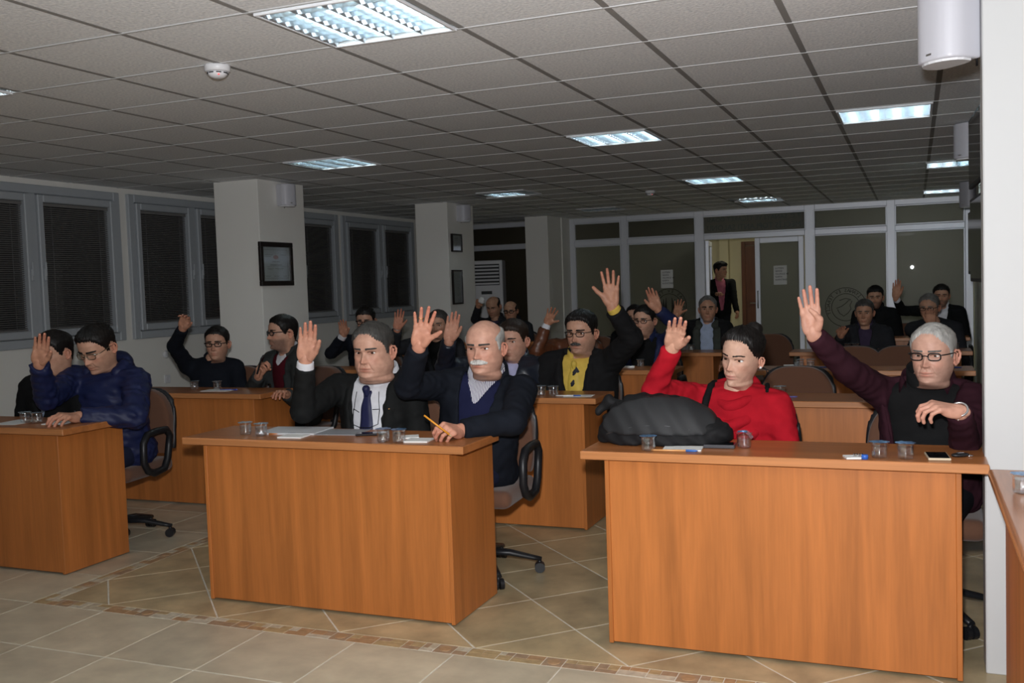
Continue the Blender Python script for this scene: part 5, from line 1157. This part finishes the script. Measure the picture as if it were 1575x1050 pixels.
    for q in (-1, 1):
        fy = -.37 if seated else q*.06; fs = Field((q*.12-.09, fy-.25, -.01), (q*.12+.09, fy+.10, .14), .012); fs.cone((q*.112, fy+.02, .055), (q*.118, fy-.15, .035), .043, .035, .02).cone((q*.112, fy, .06), (q*.112, fy, .11), .045, .045, .02).cut(lambda P: .004-P[..., 2]); V, F = fs.mesh(1); emit('shoe', loc0+V@Rb.T, F, SHOE)
    if st.get('chair', seated):
        place_chair(P0[0]+st.get('chair_dx', 0), P0[1]+.04+st.get('chair_dy', 0), math.radians(g['by'])+st.get('chair_rz', 0), 'brown fabric office chair under the '+st['chair_lab'])
    return dict(root=root, N=N, toW=toW, toL=toL, f=f, ftor=ftor, full=full, hw=hw_, RL=RL, arms=arms, emit=emit, H=H, L=L, TR=TR)
EYE = attr_mat('eye', .08, .6); LENS = clear('spectacle_lens', (.9, .95, 1), .03, .96)
def cloth(name, c, rough=.85, spec=.15, sc=240, bs=.25, sheen=0): return mat(name, c, rough, spec, bump=((sc, sc, sc), bs, .0012), sheen=sheen, noise=((14, 14, 14), .14, 3))
TROUS = cloth('dark_trousers', (.012, .012, .016)); SHOE = mat('black_shoe', (.01, .01, .01), .3, .5)
JEANS = cloth('navy_trousers', (.014, .018, .042))
NAVYP = cloth('navy_puffer', (.011, .016, .060), .5, .3, 60, .3); BLK = cloth('black_cloth', (.0075, .0078, .0085)); BLKW = cloth('black_wool', (.011, .011, .012)); SUIT = cloth('black_suit', (.010, .0105, .0105), .75)
DNAVY = cloth('dark_navy_cloth', (.0085, .0105, .016)); SWNAVY = cloth('navy_knit', (.014, .016, .048), .9, .1, 300, .4); MAROON = cloth('maroon_wool', (.030, .0095, .015), .9, .1); BLKKNIT = cloth('black_knit', (.010, .010, .0105), .9, .1, 300, .4)
RED = cloth('red_knit', (.37, .009, .018), .9, .1, 260, .4); WSHIRT = cloth('white_shirt', (.70, .70, .74), .8, .2); BSHIRT = cloth('pale_blue_shirt', (.38, .45, .60), .8, .2); YEL = cloth('yellow_shirt', (.68, .47, .09), .8, .2)
NTIE = cloth('navy_tie', (.016, .018, .06), .5, .3, 400, .2); YTIE = cloth('yellow_tie', (.66, .47, .08), .5, .3); MARK = mat('tie_navy_marks', (.022, .024, .035), .6, .2)
DGREY = cloth('dark_grey_coat', (.033, .036, .036)); MSWEAT = cloth('maroon_sweater', (.075, .008, .014), .9, .1); LEATHB = mat('blue_black_leather', (.010, .014, .024), .35, .5, bump=((40, 40, 40), .3, .004)); LEATHBR = mat('brown_leather', (.115, .036, .014), .38, .5, bump=((40, 40, 40), .3, .004))
GREYJ = cloth('charcoal_jacket', (.022, .023, .027)); SCARF = cloth('grey_scarf', (.055, .06, .052), .9, .1, 90, .6); PINK = cloth('pink_shirt', (.50, .14, .20), .8, .2); BLUEJ = cloth('blue_jacket', (.012, .018, .065), .6, .3); PURP = cloth('dark_violet_shirt', (.05, .035, .07)); LSHIRT = cloth('lilac_shirt', (.45, .45, .66))
STRIPE = mat('striped_shirt', (.7, .7, .72), .8, .2)
nt = STRIPE.node_tree; tc = nt.nodes.new('ShaderNodeTexCoord'); wv = nt.nodes.new('ShaderNodeTexWave'); wv.inputs['Scale'].default_value = 42; wv.bands_direction = 'X'; rp = nt.nodes.new('ShaderNodeValToRGB'); rp.color_ramp.elements[0].position = .35; rp.color_ramp.elements[1].position = .45
rp.color_ramp.elements[0].color = (.09, .07, .15, 1); rp.color_ramp.elements[1].color = (.72, .72, .75, 1); nt.links.new(tc.outputs['Object'], wv.inputs[0]); nt.links.new(wv.outputs[1], rp.inputs[0]); nt.links.new(rp.outputs[0], nt.nodes['Principled BSDF'].inputs['Base Color'])
def hairm(name, c, rough=.5): return mat(name, c, rough, .35, bump=((90, 90, 26), .6, .004), noise=((60, 60, 14), .3, 3))
HBLK = hairm('black_hair', (.0075, .006, .0055)); HBRN = hairm('dark_brown_hair', (.022, .013, .009)); HGRY = hairm('grey_hair', (.13, .125, .115)); HSIL = hairm('silver_hair', (.36, .35, .33)); HSALT = hairm('dark_grey_hair', (.055, .052, .048)); HMUS = hairm('white_moustache', (.55, .53, .50))
GBLK = mat('black_spectacle_frame', (.008, .008, .009), .25, .5); GGLD = mat('metal_spectacle_frame', (.35, .3, .22), .25, .5, .9)
SK = (.56, .325, .225); SK2 = (.60, .35, .255); SKW = (.62, .39, .29); SKT = (.50, .285, .185)
def coat(m, **k): return dict(m=m, **k)
WC = (WSHIRT, .062, .058, .030, .24, .045, True); BC = (BSHIRT, .062, .058, .030, .26, .04, True)

# front row -------------------------------------------------------
person('p1', 'person at the left photo edge in black jacket, face hidden behind a raised hand', dict(lo=1, skin=SK, hair=('short', HBLK, dict(t=.06)), browm=HBLK, coat=coat(BLK, open=(-.3, .06), o=.03, arm=1.2), girth=1.08, shirt=BSHIRT, collars=[BC, (BLK, .078, .074, .04, .5, .02, True)], lap='RL', chair_lab='man at the left edge, mostly out of sight'))
r = person('p2', 'young man in navy puffer jacket looking down, right hand raised, at the left front desk', dict(lo=0, skin=SK, H=.256, hair=('short', HBLK, dict(t=.06, front=.83, quiff=.03, fade=.09)), browm=HBLK, brow_w=1.25, stub=.25, glasses=(GGLD, 0), gaze=(0, -1), nose=1.05,
    coat=coat(NAVYP, puff=62, o=.026, arm=1.16, fold=.005), collars=[(NAVYP, .088, .094, .05, .35, .0, False)], trousers=JEANS, girth=1.05, hands=dict(R='together', L='rest'), palm=dict(L=(-.25, 0, -1)), watch='L', chair_lab='young man in navy puffer jacket', chair_dx=-.05))
f = Field((-.2, -.15, -.16), (.2, .25, .16), .009)
for k in range(12):
    a, b = [math.radians(-30+20*q) for q in (k, k+1)]; f.cone((.11*math.cos(a), .015+.105*math.sin(a), .01+.04*math.sin(a)), (.11*math.cos(b), .015+.105*math.sin(b), .01+.04*math.sin(b)), .034, .034, .02)
f.ell((0, .12, -.02), (.11, .06, .09), .03).warp(lambda P: fold_noise(P, .004, 3)); V, F = f.mesh(1); r['emit']('hood', r['toW'](V), F, NAVYP)
r = person('p3', 'heavy man in black suit, white shirt and navy tie, right hand raised, middle front desk', dict(lo=0, skin=SK2, fat=1.0, jaw=.02, girth=1.12, belly=.03, neck=1.12, nose=1.1, hair=('short', HSALT, dict(t=.045, front=.84, temple=-.09, fade=.09)), browm=HSALT, brow_w=1.0, frown=1, ear=1.1,
    coat=coat(SUIT, open=(-.46, .048, .052), lapel=True), shirt=WSHIRT, tie=NTIE, tie_w=1.15, collars=[(WSHIRT, .070, .066, .032, .22, .05, True), (SUIT, .084, .078, .012, 1.15, .0, True)], cuff=WSHIRT, lap='L', hands=dict(R='mitt'), chair_lab='heavy man in black suit'))
E3 = r['emit']; full = r['full']
bm = bmesh.new()
def on_chest(x, z, off=.014): return tuple(r['toW'](np.array([x, float(surf_y(full, np.array([x]), np.array([z]))[0])-off, z]))-r['RL'])
tube_bm([on_chest(-.06, -.05), on_chest(-.064, -.09), on_chest(-.070, -.14, .012)], .0018, 5, bm=bm); tube_bm([on_chest(.065, -.05), on_chest(.070, -.09), on_chest(.076, -.14, .012)], .0018, 5, bm=bm)
obj('spectacle_cord', bm, GBLK, r['root'])
bm = bmesh.new(); tube_bm([on_chest(-.070, -.13), on_chest(-.074, -.205, .018), on_chest(-.02, -.215, .024), on_chest(.03, -.215, .024), on_chest(.070, -.20, .018), on_chest(.076, -.13)], .0022, 5, bm=bm)
tube_bm([on_chest(-.070, -.13), on_chest(-.03, -.142, .02)], .0018, 5, bm=bm); tube_bm([on_chest(.076, -.13), on_chest(.045, -.128, .02)], .0018, 5, bm=bm); obj('hanging_spectacles', bm, GBLK, r['root'])
f = Field((.0, -.4, -.3), (.2, .1, .0), .005); yy = float(surf_y(r['ftor'], np.array([.125]), np.array([-.13]))[0]); f.ell((.125, yy-.006, -.13), (.008, .004, .007), 0); V, F = f.mesh(); E3('lapel_pin', r['toW'](V), F, mat('pin_gold', (.7, .35, .1), .3, .5, .8))
r = person('p4', 'grey bald man with white moustache in dark navy jacket, right hand raised, middle front desk', dict(lo=0, skin=(.60, .34, .25), fat=.55, girth=1.08, belly=.015, nose=1.15, neck=1.08, hair=('horseshoe', HSIL, dict(t=.04, zb=.84)), browm=HSALT, brow_w=1.1, frown=.8, mus=HMUS, mus_w=1.25, pdx=-.09, leg_yaw=-8, ear=1.05, gaze=(-.6, .1),
    coat=coat(DNAVY, open=(-.52, .075, .02), o=.018, arm=1.1), shirt=STRIPE, vneck=SWNAVY, vneck_z=-.115, collars=[(STRIPE, .070, .066, .030, .30, .05, True), (DNAVY, .088, .082, .03, .95, .01, True)], hands=dict(R='spread', L='hold'), palm=dict(L=(-.55, .1, -.8)), hand_tint=(1.0, .86, .80), trousers=JEANS, chair_lab='man with white moustache', chair_dx=.0))
Wp = r['arms']['R'][2]; fd = unit(r['arms']['R'][3]); n_ = unit(unit(np.array(CAM)-Wp)*.6+np.array([0, -.4, 0])); n_ = unit(n_-(n_@fd)*fd); xr = np.cross(-n_, fd); c0 = Wp+fd*.128*r['H']/.24-xr*.012; e1, e2 = xr, n_
obj('ring', tube_bm([tuple(c0-r['RL']+.0115*(math.cos(a)*e1+math.sin(a)*e2)) for a in np.linspace(0, 2*PI, 14)[:-1]], .0018, 6, closed=True), mat('gold', (.8, .55, .2), .2, .5, 1), r['root'])
wl_ = r['arms']['L'][2]; t = thing('pencil', 'orange pencil held in the left hand of the man with white moustache', 'pencil', (1.60, .655, .857)); M_ = mat('pencil_orange', (.75, .30, .03), .4, .4)
d_ = Vector((-.62, -.25, .55)).normalized(); obj('barrel', tube_bm([tuple(d_*-.05), tuple(d_*.085)], .0042, 6), M_, t); obj('tip', tube_bm([tuple(d_*-.05), tuple(d_*-.066)], .004, 6, taper=[.0042, .0008]), mat('pencil_wood', (.6, .4, .22), .7), t)
r = person('p5', 'woman in red sweater with dark hair in a bun, right hand raised, right front desk', dict(lo=0, skin=SKW, fem=1, H=.232, nose=.8, neck=.86, girth=.96, up=.02, hair=('bun', HBLK, dict(t=.085, fade=.09)), browm=HBLK, brow_w=.8, arch=1, iris=(.05, .024, .012), gaze=(-.5, 0), ear=.85,
    coat=coat(RED, name='sweater', o=.016, fold=.0045), lap='L', hands=dict(R='together'), chair_lab='woman in red sweater'))
f = Field((-.17, -.26, -.30), (.17, .2, .08), .008)
for cz, rx, ry, cy, rr, tilt in ((-.034, .088, .096, .012, .024, .48), (-.080, .098, .118, .0, .026, .82), (-.135, .104, .138, -.018, .027, 1.04), (-.192, .088, .142, -.042, .026, 1.18)):
    for k in range(20):
        p_ = []
        for q in (k, k+1):
            a = 2*PI*q/20; y_ = -ry*math.cos(a); p_.append((rx*math.sin(a)*(1-.12*math.cos(a)), cy+y_*math.cos(tilt*.5), cz+y_*math.sin(tilt)*.75+.02+.006*math.sin(3*a)))
        if p_[0][1] < .10: f.cone(p_[0], p_[1], rr, rr, .005)
f.warp(lambda P: fold_noise(P, .0035, 5)); V, F = f.mesh(1); r['emit']('cowl', r['toW'](V), F, RED)
for q in (-1, 1):
    f = Field((-.2, -.26, -.36), (.2, .16, .08), .006); P_ = [(q*.098, .06, .012), (q*.104, .0, .014), (q*.112, -.07, -.02), (q*.124, -.122, -.085), (q*.122, -.146, -.15), (q*.114, -.164, -.22), (q*.104, -.166, -.31)]
    if q > 0: P_ = [(.128, .06, .004), (.134, .0, .0), (.138, -.04, -.022)]
    for a, b in zip(P_, P_[1:]): f.cone(a, b, .016 if q < 0 else .012, .016 if q < 0 else .012, .004)
    V, F = f.mesh(1); r['emit']('bag_strap', r['toW'](V), F, BLK)
E_ = r['hw'](np.array([[.345, .05, .345]]))[0]; f = Field(E_-.02, E_+.02, .003); f.ell(E_, (.006, .006, .006), 0); V, F = f.mesh(); r['emit']('earring', V, F, mat('pearl', (.8, .8, .78), .1, .6))
r = person('p6', 'grey haired man in maroon jacket and black sweater, arm stretched up, right front desk', dict(lo=0, skin=(.58, .35, .265), fat=.4, girth=1.12, belly=.03, nose=1.05, hair=('short', HSIL, dict(t=.035, front=.86, temple=-.09, fade=.10)), browm=HGRY, brow_w=.9, glasses=(GBLK, 0), stub=.22, gaze=(-.5, 0), ear=1.1,
    coat=coat(MAROON, open=(-.50, .11, .045), lapel=True, arm=1.05), shirt=BLKKNIT, shirt_name='sweater', collars=[(BLKKNIT, .076, .072, .06, .0, 0, False), (MAROON, .098, .09, .02, .8, .01, True)], hands=dict(R='four', L='droop'), palm=dict(L=(.1, .35, -1)), fdir=dict(L=(-.85, -.35, .18)), watch='L', hs=1.02, chair_lab='man in maroon jacket', chair_dx=-.035, chair_rz=math.radians(14)))
for i in range(4):
    E2, W2 = r['arms']['L'][1], r['arms']['L'][2]; p_ = E2+(W2-E2)*(.45+.11*i)+np.array([-.01, -.047, .0]); f = Field(p_-.02, p_+.02, .004); f.ell(p_, (.006, .006, .006), 0); V, F = f.mesh(); r['emit']('sleeve_button', V, F, CHROME)
# second row ------------------------------------------------------
person('p7', 'man in black sweater and glasses, right arm raised, in front of the nearest pillar', dict(lo=1, skin=SK, hair=('short', HBLK, dict(t=.055, front=.81, fade=.09)), browm=HBLK, stub=.15, glasses=(GBLK, 0), gl_w=1.3, coat=coat(DNAVY, name='sweater', o=.014), collars=[(DNAVY, .07, .066, .03, .25, .02, True)], lap='L', hands=dict(R='relax'), chair_lab='man in black sweater raising his arm', chair_dx=.06))
r = person('p8', 'bearded man with glasses in grey coat and maroon sweater, looking aside, holding a phone', dict(lo=1, skin=SK, hair=('short', HBLK, dict(t=.055, front=.81, fade=.09)), browm=HBLK, stub=.95, glasses=(GBLK, 0), gl_w=1.4, coat=coat(DGREY, open=(-.5, .06, .035), o=.02, arm=1.1), shirt=WSHIRT, vneck=MSWEAT, vneck_z=-.09, collars=[WC, (DGREY, .085, .08, .035, .7, .02, True)], hands=dict(R='hold', L='rest'), palm=dict(R=(.9, -.2, .2)), chair_lab='bearded man in grey coat'))
w_ = r['arms']['R'][2]; t = thing('phone', 'black phone held up by the bearded man in grey coat', 'phone', tuple(w_+np.array([.055, -.05, .085])), .5); obj('case', box_bm(-.006, .006, -.035, .035, -.065, .065, .004), BLACK, t); obj('screen', box_bm(.006, .0068, -.031, .031, -.058, .058), mat('scr', (.006, .006, .008), .08, .6), t); t.rotation_euler = (.3, .35, .5)
person('p9', 'man with brown hair in shiny dark leather jacket and lilac collar, behind the moustached man', dict(lo=1, skin=SK2, hair=('short', HBRN, dict(t=.06, front=.79, quiff=.03, fade=.09)), browm=HBRN, coat=coat(LEATHB, open=(-.4, .055), o=.02, arm=1.1, fold=.006), shirt=LSHIRT, collars=[(LSHIRT, .065, .06, .03, .3, .04, True), (LEATHB, .085, .08, .03, .6, .02, True)], lap='L', hands=dict(R='together'), chair_lab='man in shiny dark leather jacket'))
person('p10', 'man with glasses, yellow shirt and diamond tie under black coat, left arm raised high', dict(lo=0, skin=SK, fat=.35, hair=('short', HBLK, dict(t=.065, front=.82, quiff=.03, fade=.08)), browm=HBLK, stub=.35, glasses=(GBLK, 0), mus=HSALT, mus_w=1.0, nose=1.1, girth=1.16, coat=coat(BLKW, open=(-.46, .07, .02), o=.03, lapel=True, arm=1.18), shirt=YEL, tie=YTIE, tie_marks=MARK, tie_w=1.5, collars=[(YEL, .066, .062, .03, .24, .045, True), (BLKW, .088, .08, .016, 1.1, .0, True)], cuff=YEL, lap='R', hands=dict(L='spread'), hs=1.08, chair_lab='man in yellow shirt', chair_dx=-.05))
# third row -------------------------------------------------------
person('p11', 'man with dark glasses in navy suit, right hand raised, by the far windows', dict(lo=1, skin=SK, hair=('short', HBLK, dict(t=.06, front=.79)), browm=HBLK, stub=.3, glasses=(GBLK, 0), gl_w=1.5, coat=coat(DNAVY, open=(-.35, .06), lapel=True), shirt=WSHIRT, tie=NTIE, collars=[WC], cuff=WSHIRT, lap='L', hands=dict(R='together'), chair_lab='man in navy suit by the far windows'))
person('p12', 'man in dark grey coat, face hidden by a raised hand, his own right hand up', dict(lo=1, skin=SK, hair=('short', HSALT, dict(t=.055)), browm=HSALT, stub=.2, coat=coat(GREYJ, open=(-.35, .055), o=.02, arm=1.1, lapel=True), shirt=BLKKNIT, collars=[(BLKKNIT, .068, .064, .03, .0, 0, False)], lap='L', watch='R', hands=dict(R='open'), hand_tint=(.95, .75, .72), chair_lab='man in dark grey coat, face hidden'))
person('p13', 'man in brown leather jacket raising his right hand, head hidden behind the yellow shirted man', dict(lo=1, skin=SKT, hair=('short', HBLK, dict(t=.05)), browm=HBLK, coat=coat(LEATHBR, o=.018, arm=1.15, fold=.005), collars=[(LEATHBR, .08, .076, .035, .5, .02, True)], cuff=WSHIRT, lap='L', hands=dict(R='spread'), chair_lab='man in brown leather jacket'))
person('p14', 'man with glasses in blue jacket over black shirt, left hand raised', dict(lo=1, skin=SK, hair=('short', HBLK, dict(t=.045, front=.82, temple=-.08)), browm=HBLK, stub=.3, glasses=(GBLK, 0), coat=coat(BLUEJ, open=(-.52, .075, .045), o=.02, arm=1.12), shirt=BLKKNIT, collars=[(BLUEJ, .09, .09, .03, .7, .01, True)], lap='R', hands=dict(L='together'), hs=1.1, chair_lab='man in blue jacket'))
# fourth row and behind -------------------------------------------
person('p15', 'man with glasses in dark clothes, half hidden behind the man in blue jacket', dict(lo=1, skin=SK, hair=('recede', HBLK, dict(t=.04, front=.84)), browm=HBLK, glasses=(GBLK, 0), coat=coat(BLK, o=.015), collars=[(BLK, .08, .075, .03, .5, .02, True)], chair_lab='half hidden man with glasses'))
r = person('p16', 'older man with grey scarf over pale blue shirt, right hand raised, before the glass wall', dict(lo=1, skin=SKT, hair=('short', HGRY, dict(t=.04, front=.86, temple=-.09)), browm=HBLK, brow_w=1.2, stub=.1, nose=1.2, coat=coat(BLKW, open=(-.5, .06, .045), o=.02), shirt=BSHIRT, collars=[BC], cuff=BSHIRT, lap='L', hands=dict(R='spread'), hs=.95, chair_lab='older man with grey scarf'))
f = Field((-.2, -.3, -.5), (.2, .2, .06), .011)
for k in range(14):
    a, b = [-2.3+4.6*q/14+PI for q in (k, k+1)]; f.cone((.09*math.sin(a), .01-.09*math.cos(a), -.02+.02*math.cos(a+PI)), (.09*math.sin(b), .01-.09*math.cos(b), -.02+.02*math.cos(b+PI)), .03, .03, .015)
for q in (-1, 1):
    for k in range(8):
        za, zb = -.04-.05*k, -.09-.05*k; ya, yb = [float(surf_y(r['ftor'] , np.array([q*.105]), np.array([z]))[0])-.008 for z in (za, zb)]; f.cone((q*.095, ya, za), (q*.098, yb, zb), .036, .037, .015, ((0, 1, 0), .55))
f.warp(lambda P: fold_noise(P, .003, 8)); V, F = f.mesh(1); r['emit']('scarf', r['toW'](V), F, SCARF)
person('p17', 'young man in dark suit and pink shirt walking in through the glass door', dict(lo=1, skin=SKT, stand=1, H=.236, hair=('short', HBLK, dict(t=.08, front=.76, quiff=.05)), browm=HBLK, coat=coat(BLK, open=(-.45, .06, .02), lapel=True), shirt=PINK, collars=[(PINK, .064, .06, .03, .26, .04, True)], hands=dict(R='rest', L='relax'), palm=dict(L=(-1, 0, 0))))
r = person('p18', 'balding man looking down with a fist raised holding white paper, before the air conditioner', dict(lo=1, skin=SKT, fat=.4, hair=('horseshoe', HBLK, dict(t=.04, zb=.86)), browm=HBLK, stub=.3, coat=coat(GREYJ, open=(-.4, .06)), shirt=PURP, collars=[(GREYJ, .085, .08, .03, .6, .02, True)], lap='L', hands=dict(R='fist'), chair_lab='balding man raising a fist'))
w_ = r['arms']['R'][2]+unit(r['arms']['R'][3])*.09; f = Field((-.06, -.05, -.07), (.07, .05, .07), .008); f.ell((0, 0, 0), (.038, .02, .042), 0).warp(lambda P: fold_noise(P, .006, 2)); V, F = f.mesh(); tag(obj('crumpled_paper', np_mesh('cp', V, F), PAPER, None, tuple(w_+np.array([.045, -.04, .0]))), 'crumpled white paper in the raised fist of the balding man', 'paper')
person('p19', 'bald man with black glasses in grey jacket, beside the plain far pillar', dict(lo=1, skin=SKT, fat=.3, hair=('horseshoe', HBLK, dict(t=.04, zb=.80)), browm=HBLK, glasses=(GBLK, 0), gl_w=1.5, coat=coat(GREYJ, open=(-.4, .055), o=.016), shirt=BLKKNIT, collars=[(GREYJ, .085, .08, .03, .6, .02, True)], chair_lab='bald man with black glasses'))
person('p20', 'grey haired man in dark jacket with hand half raised, right side of the fourth row', dict(lo=1, skin=SKT, hair=('short', HSALT, dict(t=.05, front=.80)), browm=HSALT, nose=1.1, coat=coat(GREYJ, open=(-.4, .06), o=.02, arm=1.1), shirt=PURP, collars=[(PURP, .066, .062, .03, .3, .03, True), (GREYJ, .09, .085, .03, .6, .02, True)], lap='L', hands=dict(R='relax'), palm=dict(R=(.2, -1, 0)), chair_lab='grey haired man with hand half raised'))
person('p21', 'dark haired man in black coat behind the grey haired man, fifth row', dict(lo=1, skin=SKT, hair=('short', HBLK, dict(t=.065, front=.78)), browm=HBLK, stub=.85, coat=coat(BLK, o=.018, arm=1.1), collars=[(BLK, .085, .08, .035, .5, .02, True)], chair_lab='dark haired man in black coat'))
person('p22', 'grey haired man with glasses resting his cheek on his hand, right of the fourth row', dict(lo=1, skin=SKT, hair=('short', HGRY, dict(t=.045, front=.84, temple=-.06)), browm=HGRY, glasses=(GBLK, 0), coat=coat(GREYJ, open=(-.4, .055), o=.016, arm=1.05), shirt=BLKKNIT, hands=dict(R='cheek'), palm=dict(R=(0, 1, .2)), fdir=dict(R=(-.05, .25, 1)), lap='L', chair_lab='man resting his cheek on his hand'))
person('p23', 'bearded man in black suit, right arm raised with white cuff, near the right wall', dict(lo=1, skin=SKT, hair=('short', HBLK, dict(t=.06, front=.79)), browm=HBLK, stub=.85, coat=coat(BLK, open=(-.4, .055), lapel=True), shirt=WSHIRT, collars=[WC], cuff=WSHIRT, lap='L', hands=dict(R='together'), hs=1.1, chair_lab='bearded man with white cuff near the right wall'))
# empty chairs
place_chair(2.78, 3.05, .0, 'empty brown office chair behind the woman in red, second row'); place_chair(3.03, 4.85, 0, 'empty brown office chair under the raised maroon sleeve, third row'); place_chair(3.37, 4.85, 0, 'empty brown office chair behind the head of the man in maroon jacket'); place_chair(3.66, 7.0, .1, 'empty brown office chair by the right wall, fourth row'); place_chair(3.40, 8.55, 0, 'empty brown office chair between the two bearded men, fifth row')
place_chair(2.15, 6.75, .1, 'empty brown office chair before the glass door, behind the older man'); place_chair(.35, 6.7, 0, 'empty brown office chair left of the half hidden man with glasses')
